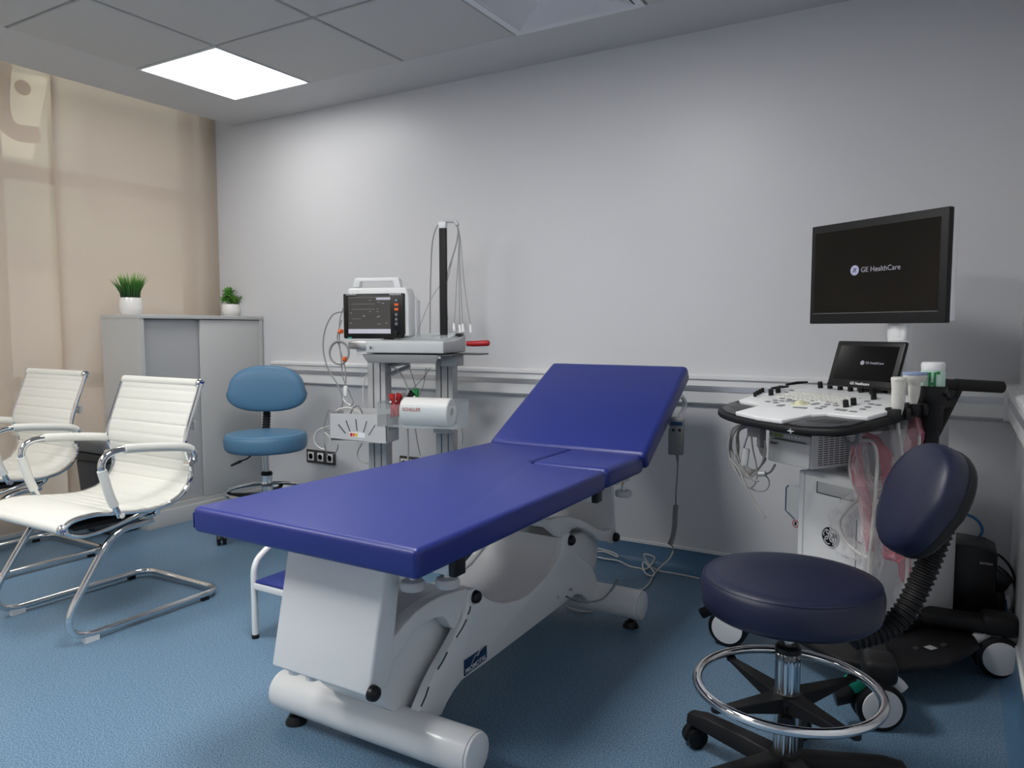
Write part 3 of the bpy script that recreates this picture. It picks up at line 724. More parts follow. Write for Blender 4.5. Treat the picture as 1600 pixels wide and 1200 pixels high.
# side panels cut to the curved outline
outl = [(690,1118),(700,1096),(710,1079),(722,1063),(760,1036),(806,1001),(853,965),(900,929),(909,930),(917,936),(922,945),(937,925),(935,914),(931,900),(925,887),(917,878),(906,871),(899,861),(898,850),(895,840),(890,832),(885,834),(881,846),(876,865),(868,882),(857,899),(844,914),(827,929),(811,938),(794,942),(781,942),(769,939),(758,933),(751,927),(747,922),(741,919),(735,922),(732,932),(731,945),(726,967),(712,995),(700,1017),(684,1045),(671,1071),(657,1105),(650,1124)]
O_ = [on(*p) for p in outl]
for q in O_[:1]+O_[-1:]: q.z = min(q.z, .135)
part('side_panel', MB().prism(O_, (-.028, 0, 0)), M_['wmetal'], couch, bevel=.004, seg=3, label='white side panel with the maker label')
part('side_panel', MB().prism([Vector((XQ, p.y, p.z)) for p in O_], (.028, 0, 0)), M_['wmetal'], couch, bevel=.004, seg=3)
# curved shell across the width (concave top, open ends)
top = [(884,842),(880,856),(875,872),(866,888),(856,903),(843,917),(826,931),(811,940),(794,944),(781,944),(769,941),(758,936),(751,932),(742,930)]
T_ = [on(*p) for p in top]; B_ = [Vector((p.x, p.y, p.z-.016)) for p in T_]
part('cradle_shell', MB().prism([Vector((XP-.02, p.y, p.z)) for p in T_+B_[::-1]], (XQ-XP+.04, 0, 0)), M_['wplas'], couch)
inn = [(722,965),(700,1015),(684,1043),(668,1072),(655,1104),(648,1128),(634,1124),(616,1112),(600,1100),(590,1086),(588,1060),(592,1034),(625,984),(664,958),(700,945)]
I_ = [px(*p, X=XP-.055) for p in inn]
part('lower_shroud', MB().prism(I_, (XQ-XP+.11, 0, 0)), M_['wmetal'], couch, bevel=.006, seg=3, label='rounded white shroud under the front lever')
I2 = [Vector((XP-.045, 2*CYM-p.y, p.z)) for p in I_]
part('lower_shroud', MB().prism(I2, (XQ-XP+.09, 0, 0)), M_['wmetal'], couch, bevel=.006, seg=3)
# seam grooves on the side panel
sm = MB()
for a, b in (((735,947),(731,960)), ((729,968),(713,996)), ((699,1019),(684,1046)), ((670,1073),(658,1104))):
    sm.tube([on(*a, XP+.0005), on((a[0]+b[0])/2+1, (a[1]+b[1])/2, XP+.0005), on(*b, XP+.0005)], .0022, 6)
part('seam', sm, M_['ink'], couch)
# front lever: broad arched arm between the two pivots
XLv = XP-.012
lev = [(744,919),(736,918),(712,924),(690,931),(670,942),(650,957),(632,976),(613,1001),(598,1024),(588,1040),(588,1066),(592,1062),(610,1038),(631,1012),(648,989),(663,975),(680,966),(691,963),(698,968),(704,979),(711,984),(719,966),(728,938),(737,934),(748,928)]
V_ = [px(*p, X=XLv) for p in lev]
part('lift_lever', MB().prism(V_, (-.040, 0, 0)), M_['wmetal'], couch, bevel=.004, seg=3, label='arched white lever at the foot end')
V2 = [px(*p, X=XLv) for p in [(742,926),(712,930),(690,937),(670,948),(651,963),(634,981),(616,1005),(600,1029),(592,1042),(592,1058),(608,1036),(631,1006),(650,983),(672,966),(695,957),(725,940)]]
part('lever_web', MB().prism([Vector((XP-.02, p.y, p.z)) for p in V2], (XQ-XP+.04, 0, 0)), M_['wmetal'], couch, bevel=.003)
part('lift_lever', MB().prism([Vector((XQ-.004, p.y, p.z)) for p in V_], (.022, 0, 0)), M_['wmetal'], couch, bevel=.004, seg=3)
# rear lever
rv = [(858,812),(875,808),(892,808),(908,812),(921,819),(933,827),(946,831),(958,826),(966,834),(965,845),(957,850),(948,846),(941,846),(936,844),(925,833),(914,827),(903,824),(895,826),(890,832),(882,842),(872,838),(858,826)]
R_ = [px(*p, X=XLv) for p in rv]
part('lift_lever', MB().prism(R_, (-.022, 0, 0)), M_['wmetal'], couch, bevel=.003, seg=2, label='arched white lever at the head end')
part('lift_lever', MB().prism([Vector((XQ+.0, p.y, p.z)) for p in R_], (.022, 0, 0)), M_['wmetal'], couch, bevel=.003, seg=2)
W2 = [px(*p, X=XLv) for p in [(862,818),(892,813),(908,817),(930,830),(946,838),(946,843),(934,840),(914,826),(892,820),(862,826)]]
part('lever_web', MB().prism([Vector((XP-.02, p.y, p.z)) for p in W2], (XQ-XP+.04, 0, 0)), M_['wmetal'], couch)
# black pivot caps
for p, X in (((742,932), XP), ((582,1083), XP+.002), ((891,844), XP), ((961,839), XP-.01)):
    c = px(*p, X=X); R = Matrix.Rotation(PI/2, 3, 'Y')
    part('pivot_cap', MB().lathe([(.0185, -.004), (.0185, .004), (.0165, .012), (.011, .017), (.004, .019), (.0005, .019)], c, 20, R), M_['black'], couch)
# leg covers front and rear
def cover(yb, yt, yb2, yt2, label):
    b, tt = .252, .588
    pr = [(yb, b), (yt, tt), (yt2, tt), (yb2+(yt2-yb2)*.25, b+.06), (yb2, b)]
    o = part('leg_cover', MB().prism([Vector((XP-.004+.0, y, z)) for y, z in pr], (XQ-XP+.0, 0, 0)), M_['wmetal'], couch, bevel=.008, seg=3, label=label)
    return o
cover(1.262, 1.335, 1.335, 1.395, 'white tapered cover at the foot end')
part('leg_cover', MB().prism([Vector((XP-.004, y, z)) for y, z in ((2.705, .30), (2.665, .588), (2.645, .588), (2.683, .30))], (XQ-XP, 0, 0)), M_['wmetal'], couch, bevel=.004, label='white cover plate at the head end')
# small feet under the front cover
for x in (-1.40, -1.34): part('bump_stop', MB().cyl((x, 1.29, .238), (x, 1.29, .254), .018, n=16), M_['wplas'], couch)
# top frame
fz0, fz1 = .540, .588
fr = MB()
for x in (-1.46, -1.12): fr.box(x-.015, x+.015, 1.28, 2.50, fz0+.01, fz1)
part('top_frame', fr, M_['wmetal'], couch)
for y, xr_ in ((px(720, 889, X=-.965).y, -.965), (px(937, 771, X=-.99).y, -.99)):
    zz = .556
    cb = part('cross_bar', MB().box(2*CX-xr_+.02, xr_-.02, y-.02, y+.02, zz-.022, zz+.022), M_['wmetal'], couch, bevel=.002)
    part('bar_cap', MB().box(xr_-.02, xr_, y-.0215, y+.0215, zz-.0235, zz+.0235), M_['black'], cb, bevel=.003)
for (x, y), X in (((645,914), -1.09), ((699,910), -1.03), ((974,771), -1.0)):
    c = px(x, y, X=X)
    o = part('knob', MB().lathe([(.012, -.012), (.027, -.010), (.030, -.002), (.030, .004), (.026, .011), (.010, .014)], c, 28), M_['gplas'], couch)
    part('knob_stem', MB().cyl(c+Vector((0,0,.012)), (c.x, c.y, .588), .008, n=14), M_['wplas'], o)
# hinge bracket with warning triangle
hy = px(975, 752, X=-.985).y
hb_ = part('hinge_bracket', MB().prism([(-.985, hy-.10, .588), (-.985, hy-.06, .565), (-.985, hy+.05, .562), (-.985, hy+.06, .590), (-.985, hy+.11, .600), (-.985, hy+.11, .625), (-.985, hy-.10, .59)], (-.03, 0, 0)), M_['wmetal'], couch, bevel=.002)
c = px(973, 755, X=-.984)
Mw = frame(c, (0, 1, 0), (0, 0, 1))
w_ = MB(Mw).prism([(-.008, -.006, .0), (.008, -.006, .0), (0, .008, .0)], (0, 0, .001)); part('warning_triangle', w_, M_['yellow'], hb_)
w_ = MB(Mw).box(-.0008, .0008, -.001, .004, .001, .0014).box(-.0008, .0008, -.004, -.0025, .001, .0014); part('warning_mark', w_, M_['ink'], hb_)
part('hinge_bolt', MB().cyl((-.984, hy+.085, .612), (-.972, hy+.085, .612), .008, n=14), M_['chrome'], hb_)
# upholstery
ZT = .652; th = .066 
A0 = (-1.648, 1.188); A1 = (-.927, 1.180); A2 = (-.944, 2.168); A3 = (-.944, 2.505); A4 = (-1.580, 2.520)
sx = px(850, 719, Z=ZT); 
def cushion(name, outline, z0, z1, bev, label=None, seg=5):
    return part(name, MB().prism([(x, y, z0) for x, y in outline], (0, 0, z1-z0)), M_['bluepvc'], couch, bevel=bev, seg=seg, smooth=60, label=label)
cushion('seat_cushion', [A0, A1, (A2[0], A2[1]), (sx.x, A2[1]-.005), (sx.x-.03, A2[1]+.02), (sx.x-.03, 2.50), A4], ZT-th, ZT, .014, 'long royal blue seat cushion')
cushion('side_cushion', [(sx.x-.025, A2[1]+.010), (A2[0], A2[1]+.012), A3, (sx.x-.025, 2.50)], ZT-th, ZT+.002, .022, 'royal blue hinged side cushion beside the backrest', 6)
sl = MB()
for (x, y) in (A0, A1): sl.tube([(x+(.003 if x < -1.2 else -.003), y+.003, ZT-th+.012), (x+(.003 if x < -1.2 else -.003), y+.003, ZT-.016)], .0022, 6)
part('corner_seam', sl, M_['bluepvc'], couch)
# backrest
bo = Vector((0, 2.478, ZT+.004)); tl = px(861, 566, X=-1.572); tr = px(1079, 569, X=-.948)
ytop = (tl.y+tr.y)/2; ztop = (tl.z+tr.z)/2
d = (Vector((0, ytop, ztop))-bo); Lb = d.length; d.normalize(); nrm = Vector((0, -d.z, d.y))
bk = MB(); q = [Vector((-1.585, 0, 0))+bo, Vector((-.932, 0, 0))+bo, Vector((-.950, 0, 0))+bo+d*Lb, Vector((-1.577, 0, 0))+bo+d*Lb]
bk.prism([p for p in q], nrm*-.070); part('back_cushion', bk, M_['bluepvc'], couch, bevel=.020, seg=6, smooth=60, label='royal blue raised backrest cushion')
bm_ = MB(); e0 = bo+d*.03-nrm*.062; e1 = bo+d*(Lb-.06)-nrm*.062
for x in (-1.50, -1.02): bm_.prism([Vector((x, 0, 0))+e0, Vector((x, 0, 0))+e1, Vector((x, 0, 0))+e1-nrm*.022, Vector((x, 0, 0))+e0-nrm*.022], (.03, 0, 0))
part('backrest_frame', bm_, M_['wmetal'], couch)
# strut under the backrest, hook for the hand control
part('gas_strut', MB().cyl((-1.25, 2.30, .55), (-1.25, 2.80, .76), .012, n=14), M_['satin'], couch)
hk = [px(x, y, X=-.962) for x, y in ((1040,668),(1048,664),(1060,652),(1068,640),(1070,628),(1064,619),(1056,626))]
part('handle_loop', MB().tube(spline(hk, 5), .0095, 12), M_['wmetal'], couch)
# label plate on the side panel, screw
lb = [on(725,1032, XP+.001), on(760,1008, XP+.001), on(760,1029, XP+.001), on(725,1057, XP+.001)]
pl = part('maker_label', MB().prism(lb, (.0015, 0, 0)), M_['promo'], couch)
o = (lb[0]+lb[3])/2; ud = (lb[2]-lb[3]).normalized(); Lw = (lb[2]-lb[3]).length
Mx = frame((lb[3]+lb[2])/2+(lb[1]-lb[2])*.24+Vector((.0018, 0, 0)), ud, (0, 0, 1))
lettering('lettering', 'PROMOTAL', .0165*Lw/.095, M_['logo'], pl, Mx, sx=1.0, bold=.0002)
sw = MB(); a = Mx @ Vector((-.010, .008, .0)); 
sw.tube(spline([Mx @ Vector(p) for p in ((-.022, .010, 0), (-.004, .024, 0), (.020, .028, 0), (.040, .033, 0))], 5), .0008, 5).tube(spline([Mx @ Vector(p) for p in ((.006, .022, 0), (.014, .022, 0), (.022, .034, 0), (.036, .043, 0))], 5), .0012, 5)
part('swoosh', sw, M_['logo'], pl)
c = on(890, 920); part('screw', MB().cyl(c, c+Vector((.010, 0, 0)), .006, n=14), M_['satin'], couch)
c = on(872, 933); part('screw', MB().cyl(c, c+Vector((.002, 0, 0)), .006, n=14), M_['gplas'], couch)

def fpx(x, y, z):
    p = px(x, y, Z=z)
    return p if p.y < D-.055 else px(x, y, Y=D-.055)
# hand control hanging on the loop
a = px(1055, 652, X=-.935); b_ = px(1058, 710, X=-.935)
hc = thing('hand_control', 'grey corded hand control hanging beside the couch backrest', 'remote control', b_)
Mh = frame((a+b_)/2, (math.cos(.35), math.sin(.35), 0), (a-b_))
Lh = (a-b_).length
part('housing', MB(Mh).box(-.030, .030, -Lh/2, Lh/2, -.012, .012), M_['mgrey'], hc, bevel=.007, seg=3)
part('display_label', MB(Mh).box(-.022, .022, Lh/2-.030, Lh/2-.014, .012, .0135), M_['promo'], hc)
for i in (-1, 1): part('button', MB(Mh).cyl((i*.012, Lh/2-.048, .011), (i*.012, Lh/2-.048, .0145), .006, n=14), M_['black'], hc)
part('strain_relief', MB().tube([px(1058, 709, X=-.935), px(1059, 722, X=-.935)], [.007, .004], 10), M_['mgrey'], hc)
cp = [px(1059, 718, X=-.935), px(1058, 745, X=-.935), px(1056, 770, X=-.935), px(1056, 790, X=-.935)]
part('cord', MB().tube(spline(cp, 5), .003, 8), M_['mgrey'], hc)
cc = spline([px(x, y, X=-.935) for x, y in ((1056,790),(1055,805),(1054,822),(1051,838),(1047,850))], 24); 
coil = []
for i, p in enumerate(cc):
    for s_ in range(2):
        a_ = (i*2+s_)*1.25; coil.append(p+Vector((math.cos(a_)*.008, math.sin(a_)*.008, 0)))
part('coiled_cord', MB().tube(coil, .0032, 5), M_['mgrey'], hc)
tail = [px(1047, 850, X=-.935)]+[fpx(x, y, z) for x, y, z in ((1052,857,.10),(1047,872,.03),(1030,888,.006),(1020,900,.005),(1014,912,.005),(1003,921,.005),(985,924,.005),(960,928,.005))]
part('cord_tail', MB().tube(spline(tail, 6), .0035, 8), M_['wcable'], hc)
# mains cable on the floor
def floor_cable(name, pts, r, m, label, cat='cable', group=None, z=None):
    P = [fpx(p[0], p[1], p[2] if len(p) > 2 else r) for p in pts]
    mb = MB().tube(spline(P, 7), r, 8); return solid(name, mb, m, label, cat, group, smooth=60)
floor_cable('power_cable', [(1093,904),(1060,897),(1035,893),(1022,888,.008),(1012,878,.012),(1006,868,.02),(1010,866,.03),(1020,869,.03),(1023,873,.02),(1018,882,.012),(1008,890,.008),(1004,884,.02),(1006,878,.03),(1014,884,.03),(1022,894,.02),(1020,900,.012),(1010,897,.01),(1003,889,.006),(985,885),(965,876),(945,873),(925,869),(903,868)], .0038, M_['wcable'], 'off-white power cable knotted on the floor behind the couch foot tube')
floor_cable('power_cable', [(898,869),(915,866),(930,862),(945,862),(965,870),(960,864),(940,858),(922,856),(912,862),(912,868),(919,876),(916,881),(905,880)], .0036, M_['wcable'], 'off-white cable looped on the floor under the couch head end')
P = [px(x, y, Z=z) for x, y, z in ((880,945,.012),(895,952,.006),(912,955,.006),(928,955,.006))]
solid('floor_cord', MB().tube(spline(P, 6), .004, 8), M_['wcable'], 'pale cord lying under the couch rear foot tube', 'cable')
gb = [px(885, 932, X=-1.10), px(905, 939, X=-1.08), px(925, 940, X=-1.06), px(942, 935, X=-1.05), px(955, 922, X=-1.05), px(965, 906, X=-1.05)]
part('earth_strap', MB().tube(spline(gb, 5), [.0035]*20+[.005]*6, 8), M_['mgrey'], couch)

# ---------------------------------------------------------------- trolley with recorder and patient monitor
TM = Matrix.Translation((-2.22, 2.78, 0)) @ Matrix.Rotation(math.radians(15), 4, 'Z')
tro = thing('equipment_trolley', 'grey medical trolley with two aluminium columns and dark tray', 'trolley', (-2.22, 2.78, 0), math.radians(15))
VF = -.13
def tp(x, y, **k):
    if not k: k = {'v': VF}
    return pxm(TM, x, y, **k)
def L_(): return MB()
uA = tp(571, 545).x; uB = tp(688, 545).x; zt0 = tp(630, 553).z
# columns
for (xa, xb, v, ztop, nm) in ((574, 607, -.03, zt0-.03, 'left'), (680, 712, .05, zt0-.03, 'right')):
    a = tp(xa, 600, v=v).x; b = tp(xb, 600, v=v).x; b = a+(b-a)*.86
    o = part('column', L_().box(a, b, v, v+.07, .09, ztop), M_['alu'], tro, bevel=.006, local=True, label='aluminium column on the %s' % nm)
    w = b-a
    for f in (.34, .72): part('groove', L_().box(a+w*f-.0025, a+w*f+.0025, v-.001, v+.002, .10, ztop-.01), M_['dgrey'], o, local=True)
colL = tp(574, 600, v=-.03).x; colR = tp(712, 600, v=.05).x
# base with castors
part('base', L_().box(-.27, .27, -.20, .22, .065, .095), M_['gplas'], tro, bevel=.012, seg=3, local=True)
for i, (u, v) in enumerate(((-.24,-.17), (.24,-.17), (-.24,.19), (.24,.19))):
    f, w = MB(), MB(); caster(f, w, Vector((u, v, 0)), .6+i*1.3, .026)
    o = part('caster', w, M_['black'], tro, local=True); part('fork', f, M_['dgrey'], o, local=True)
# tray
part('tray', L_().box(uA-.01, uB+.06, VF-.01, VF+.30, zt0-.008, zt0-.002), M_['dgrey'], tro, local=True)
a = tp(567, 556).x; b = tp(686, 556).x; z0 = tp(620, 567).z
part('tray_front', MB().prism([(a, VF-.012, zt0-.004), (b, VF-.012, zt0-.004), (b-.012, VF-.012, z0), (a+.03, VF-.012, z0)], (0, .006, 0)), M_['mgrey'], tro, local=True, bevel=.002)
part('side_shelf', L_().box(uB+.03, tp(756, 552, v=.02).x, VF+.10, VF+.22, zt0-.006, zt0), M_['dgrey'], tro, local=True)
part('column_bracket', L_().box(tp(676, 560).x, tp(703, 560).x, -.035, .055, tp(690, 574).z, zt0-.008), M_['alu'], tro, bevel=.004, local=True)
# recorder (ECG device) lying on the tray
rec = thing('ecg_recorder', 'flat pale grey ecg recorder with glass lid lying on the trolley tray', 'medical device', TM @ Vector(((uA+uB)/2, 0, zt0)), math.radians(15))
RL = INV[rec.name]; 
def rp(name, mb, m, par=rec, **k):
    mb2 = MB(); mb2.v = [TM @ v for v in mb.v]; mb2.f = mb.f; return part(name, mb2, m, par, **k)
zf = tp(630, 533).z; dR = .30
rp('housing', MB().prism([(uA, VF, zt0+.002), (uA, VF, zf-.002), (uA, VF+.17, zf+.004), (uA, VF+dR, zf+.028), (uA, VF+dR, zt0+.002)], (uB-uA+.015, 0, 0)), M_['recs'], bevel=.007, seg=3)
rp('top_panel', MB().prism([(uA+.012, VF+.015, zf-.001), (uA+.012, VF+.17, zf+.0055), (uA+.012, VF+.17, zf+.0065), (uA+.012, VF+.015, zf+.0005)], (uB-uA-.012, 0, 0)), M_['gplas'])
rp('glass_lid', MB().prism([(uA+.10, VF+.10, zf+.006), (uA+.10, VF+.28, zf+.034), (uA+.10, VF+.28, zf+.037), (uA+.10, VF+.10, zf+.009)], (uB-uA-.11, 0, 0)), M_['clear'])
rp('keyboard', MB().prism([(uA+.02, VF+.17, zf+.0052), (uA+.02, VF+.27, zf+.026), (uA+.02, VF+.27, zf+.029), (uA+.02, VF+.17, zf+.0085)], (.24, 0, 0)), M_['mgrey'])
c = tp(580, 543, v=VF-.001); rp('corner_badge', MB().box(c.x-.011, c.x+.011, VF-.002, VF+.002, c.z-.009, c.z+.009), M_['alu'], bevel=.002)
rp('badge_glyph', MB().box(c.x-.006, c.x+.001, VF-.003, VF-.0005, c.z-.005, c.z+.005), M_['dgrey'])
rp('connector_block', MB().box(uB-.01, uB+.010, VF+.22, VF+.29, zf+.022, zf+.034), M_['black'], bevel=.003)
# red handle to the right
rh = [tp(742, 537, v=.10), tp(765, 536, v=.10)]
part('red_handle', MB().tube([rh[0]+Vector((-.04,0,0)), rh[0], rh[0].lerp(rh[1], .9), rh[1]], [.012, .014, .014, .008], 14), M_['red'], tro, local=True, label='red handle on the right side')
# pole with clamp
pb, pt_ = tp(693.5, 528, v=.09), tp(692, 356, v=.09)
pl_ = part('pole', MB().prism([pb+Vector((-.017,-.010,-.09)), pb+Vector((.017,-.010,-.09)), pb+Vector((.017,.012,-.09)), pb+Vector((-.017,.012,-.09))], pt_-pb+Vector((0,0,.09))), M_['blackm'], tro, local=True, bevel=.003)
part('pole_head', MB().cbox(pt_+Vector((0,0,.012)), (.036,.03,.030)), M_['wplas'], tro, local=True, bevel=.004)
hd = spline([tp(689,352,v=.09), tp(693,345,v=.09), tp(702,345,v=.09), tp(711,346,v=.09), tp(715,352,v=.09)], 5)
part('cable_arm', MB().tube(hd, .010, 10), M_['gplas'], tro, local=True)
# electrode leads hanging from the arm
def tcable(name, pts, r, m, parent=tro, v0=.09, k=7, **kw):
    P = [tp(p[0], p[1], v=(p[2] if len(p) > 2 else v0)) for p in pts]
    return part(name, MB().tube(spline(P, k), r, 6), m, parent, local=True, **kw)
leadset = thing('electrode_leads', 'bundle of thin grey electrode leads hanging from the trolley pole', 'cable', TM @ Vector((.1, .09, 1.0)), math.radians(15))
def lp_(name, pts, r, m, v0=.09, k=7):
    P = [TM @ tp(p[0], p[1], v=(p[2] if len(p) > 2 else v0)) for p in pts]
    return part(name, MB().tube(spline(P, k), r, 6), m, leadset)
lp_('trunk_cable', [(688,348),(680,360),(675,385),(673,430),(672,480),(672,521,.02)], .0032, M_['cable'])
for i, pts in enumerate((
    [(712,347),(717,360),(716,400),(713,450),(711,490),(709,506)], [(712,347),(717,365),(717,420),(718,470),(718,508)],
    [(712,347),(718,365),(719,420),(721,470),(723,507)], [(712,347),(719,370),(724,430),(729,470),(735,508)],
    [(712,348),(716,362),(710,390),(700,425),(699,470),(700,500,.07)], [(712,348),(715,365),(708,400),(696,450),(687,470,.10)],
    [(712,348),(716,370),(705,410),(694,436,.11),(672,470,.05),(651,523,.02)])):
    o = lp_('lead', pts, .0016, M_['cable'])
    if i < 4:
        e = TM @ tp(*pts[-1], v=.09)
        part('plug', MB().tube([e+Vector((0,0,.004)), e, e+Vector((.004,0,-.035))], [.003, .0055, .008], 10), M_['wplas'], o)
# patient monitor on its arm, left
MF = -.02
mon = thing('patient_monitor', 'boxy patient monitor with dark screen and carrying handle, left of the recorder', 'monitor', TM @ tp(583, 533, v=MF), math.radians(15))
def mp(name, mb, m, par=mon, **k):
    mb2 = MB(); mb2.v = [TM @ v for v in mb.v]; mb2.f = mb.f; return part(name, mb2, m, par, **k)
a = tp(537, 529, v=MF); b = tp(630, 458, v=MF); w = b.x-a.x; h = b.z-a.z
mp('bezel', MB().prism([(a.x, MF, a.z+.002), (a.x, MF, b.z), (b.x, MF, b.z), (b.x+.001, MF, a.z+h*.12), (b.x-.012, MF, a.z), (a.x+.006, MF, a.z)], (0, .03, 0)), M_['black'], bevel=.004)
sa = tp(545, 521, v=MF); sb_ = tp(610, 463, v=MF)
scr = mp('screen', MB().box(sa.x, sb_.x, MF-.0015, MF+.002, sa.z, sb_.z), M_['screenui'])
mp('status_bar', MB().box(sa.x, sb_.x, MF-.0025, MF-.001, sa.z, sa.z+h*.10), M_['uibar'], scr)
mp('message_box', MB().box(sa.x+(sb_.x-sa.x)*.67, sb_.x, MF-.0025, MF-.001, sb_.z-h*.075, sb_.z-h*.025), M_['uibar'], scr)
for i, (fz, x0f, x1f) in enumerate(((.98, 0, 1), (.80, .08, .62), (.66, .08, .62), (.40, .08, .30))):
    z = sa.z+(sb_.z-sa.z)*fz; mp('trace', MB().box(sa.x+(sb_.x-sa.x)*x0f, sa.x+(sb_.x-sa.x)*x1f, MF-.0022, MF-.001, z-.0006, z+.0006), M_['uiline'], scr)
for i in range(16):
    u = sa.x+(sb_.x-sa.x)*random.choice((.04, .04, .68, .70, .80, .88, .35, .5)); z = sa.z+(sb_.z-sa.z)*random.uniform(.18, .92)
    mp('reading', MB().box(u, u+random.uniform(.006, .014), MF-.0022, MF-.001, z, z+.0025), M_['uiline'], scr)
for i, (yy, mm) in enumerate(((469,'black'),(476,'orange'),(483.5,'orange'),(491.5,'black'),(499,'black'),(506,'black'))):
    c = tp(619.5, yy, v=MF)
    if mm == 'orange': o = mp('button', MB().box(c.x-.010, c.x+.010, MF-.003, MF+.001, c.z-.006, c.z+.006), M_['orange'], bevel=.0015)
    else:
        o = mp('button', MB().lathe([(.010, 0), (.0095, .003), (.001, .0035)], (c.x, MF, c.z), 16, Matrix.Rotation(PI/2, 3, 'X')), M_['dgrey'])
        mp('button_mark', MB().box(c.x-.002, c.x+.002, MF-.0045, MF-.003, c.z-.002, c.z+.002), M_['logo'], o)
c = tp(619.5, 520, v=MF); mp('rotary_knob', MB().lathe([(.013, 0), (.012, .012), (.001, .013)], (c.x, MF, c.z), 20, Matrix.Rotation(PI/2, 3, 'X')), M_['black'])
c = tp(547, 528, v=MF); mp('power_light', MB().box(c.x-.010, c.x+.010, MF-.002, MF+.001, c.z-.003, c.z+.004), M_['teal'])
Fm = TM @ frame(tp(548.5, 460, v=MF-.0018), (1,0,0), (0,0,1)); lettering('lettering', 'SCHILLER', .013, M_['logo'], mon, Fm)
Fm = TM @ frame(tp(617, 460, v=MF-.0018), (1,0,0), (0,0,1)); lettering('lettering', 'TRUSCOPE III', .010, M_['logo'], mon, Fm)
zt_ = tp(600, 449, v=MF).z
mp('casing', MB().prism([(a.x+.012, 0, a.z+.01), (a.x+.012, 0, zt_), (b.x+.004, 0, zt_), (b.x+.016, 0, b.z-.01), (b.x+.016, 0, a.z+.01)], (0, .085, 0)), M_['wplas'], bevel=.01, seg=3)
mp('rear_casing', MB().prism([(a.x+.03, .08, a.z+.0), (a.x+.03, .08, b.z-.01), (b.x+.0, .08, b.z-.01), (b.x+.022, .08, b.z-.03), (b.x+.022, .08, a.z)], (0, .055, 0)), M_['wplas'], bevel=.008, seg=3)
h0 = tp(552, 448, v=.02); h1 = tp(627, 448, v=.02); hz = tp(590, 436, v=.02).z
mp('handle', MB().prism([(h0.x, .01, h0.z-.004), (h0.x+.010, .01, hz+.001), (h0.x+.022, .01, hz+.006), (h1.x-.022, .01, hz+.006), (h1.x-.010, .01, hz+.001), (h1.x, .01, h1.z-.004), (h1.x-.034, .01, h1.z-.004), (h1.x-.040, .01, hz-.012), (h0.x+.040, .01, hz-.012), (h0.x+.034, .01, h0.z-.004)], (0, .035, 0)), M_['wplas'], bevel=.004, seg=3)
b0 = tp(552, 533, v=.03); b1_ = tp(580, 545, v=.03)
part('monitor_bracket', L_().box(b0.x, b1_.x+.05, -.02, .08, b1_.z, b0.z), M_['satin'], tro, local=True, bevel=.003)
part('monitor_arm', L_().box(b0.x+.03, colL+.03, .0, .035, b1_.z-.03, b1_.z), M_['wmetal'], tro, local=True, bevel=.003)
for (p0_, p1_) in (((607,571),(640,566)), ((607,586),(640,572))):
    q0_, q1_ = tp(*p0_, v=.01), tp(*p1_, v=.12); part('brace', MB().tube([q0_, q1_], .011, 4), M_['gplas'], tro, local=True)
# wire basket box
BV = -.16
a = tp(516, 690, v=BV); b = tp(604, 648, v=BV); dpt = .13
bx = MB(); t_ = .002
bx.prism([(a.x, BV, tp(517,684,v=BV).z), (b.x, BV, tp(604,693,v=BV).z), (b.x, BV, b.z), (a.x, BV, tp(516,646,v=BV).z)], (0, t_, 0))
zb = tp(604,693,v=BV).z; zt2 = b.z
bx.box(a.x, a.x+t_, BV, BV+dpt, zb, zt2); bx.box(b.x-t_, b.x, BV, BV+dpt, zb, zt2); bx.box(a.x, b.x, BV+dpt-t_, BV+dpt, zb, zt2+.012); bx.box(a.x, b.x, BV, BV+dpt, zb, zb+t_)
bk_ = part('storage_box', bx, M_['gplas'], tro, local=True, label='light grey metal box with fan of slots')
for (x0_, y0_, x1_, y1_) in ((529,663,540,677),(541,657,547,674),(556,655,558,673),(573,658,568,676),(586,664,576,680),(603,665,604,691)):
    p, q = tp(x0_, y0_, v=BV-.0005), tp(x1_, y1_, v=BV-.0005)
    part('slot', MB().tube([p, q], .0048, 4, flat=.3), M_['ink'], bk_, local=True)
for i, (y, z) in enumerate(((.03, .6), (.055, .62), (.08, .64))): part('slot', L_().box(b.x-.001, b.x+.0005, BV+y, BV+y+.005, zb+.055, zb+.085), M_['ink'], bk_, local=True)
c0, c1_ = tp(546, 683, v=BV-.001), tp(570, 676, v=BV-.001)
st = part('sticker', L_().box(c0.x, c1_.x, BV-.001, BV+.001, c0.z, c1_.z), M_['logo'], bk_, local=True)
ww = c1_.x-c0.x
for i, m in enumerate(('red', 'orange', 'yellow')): part('sticker_square', L_().box(c0.x+ww*(.05+.17*i), c0.x+ww*(.19+.17*i), BV-.002, BV, c0.z+.004, c1_.z-.004), M_[m], st, local=True)
# clear tray with roll and clamps
a = tp(592, 666, v=BV); b = tp(728, 666, v=BV); tz0 = tp(650, 668, v=BV).z; tz1 = tp(650, 630, v=BV).z
tr_ = MB(); t_ = .003; dpt = .15; aL = tp(590, 640, v=BV).x; bR = tp(714, 640, v=BV).x
tr_.box(aL, bR, BV, BV+t_, tz0, tz1-.008); tr_.box(aL, bR, BV+dpt, BV+dpt+t_, tz0, tz1+.01); tr_.box(aL, bR, BV, BV+dpt, tz0-t_, tz0); tr_.box(aL-t_, aL, BV, BV+dpt, tz0, tz1); tr_.box(bR, bR+t_, BV, BV+dpt, tz0, tz1)
part('clear_tray', tr_, M_['clear'], tro, local=True, label='clear acrylic accessory tray')
part('tray_bracket', L_().box(tp(678, 675, v=.0).x, tp(704, 675, v=.0).x, -.01, .05, tp(690,677,v=0).z, tp(690,668,v=0).z), M_['gplas'], tro, local=True, bevel=.003)
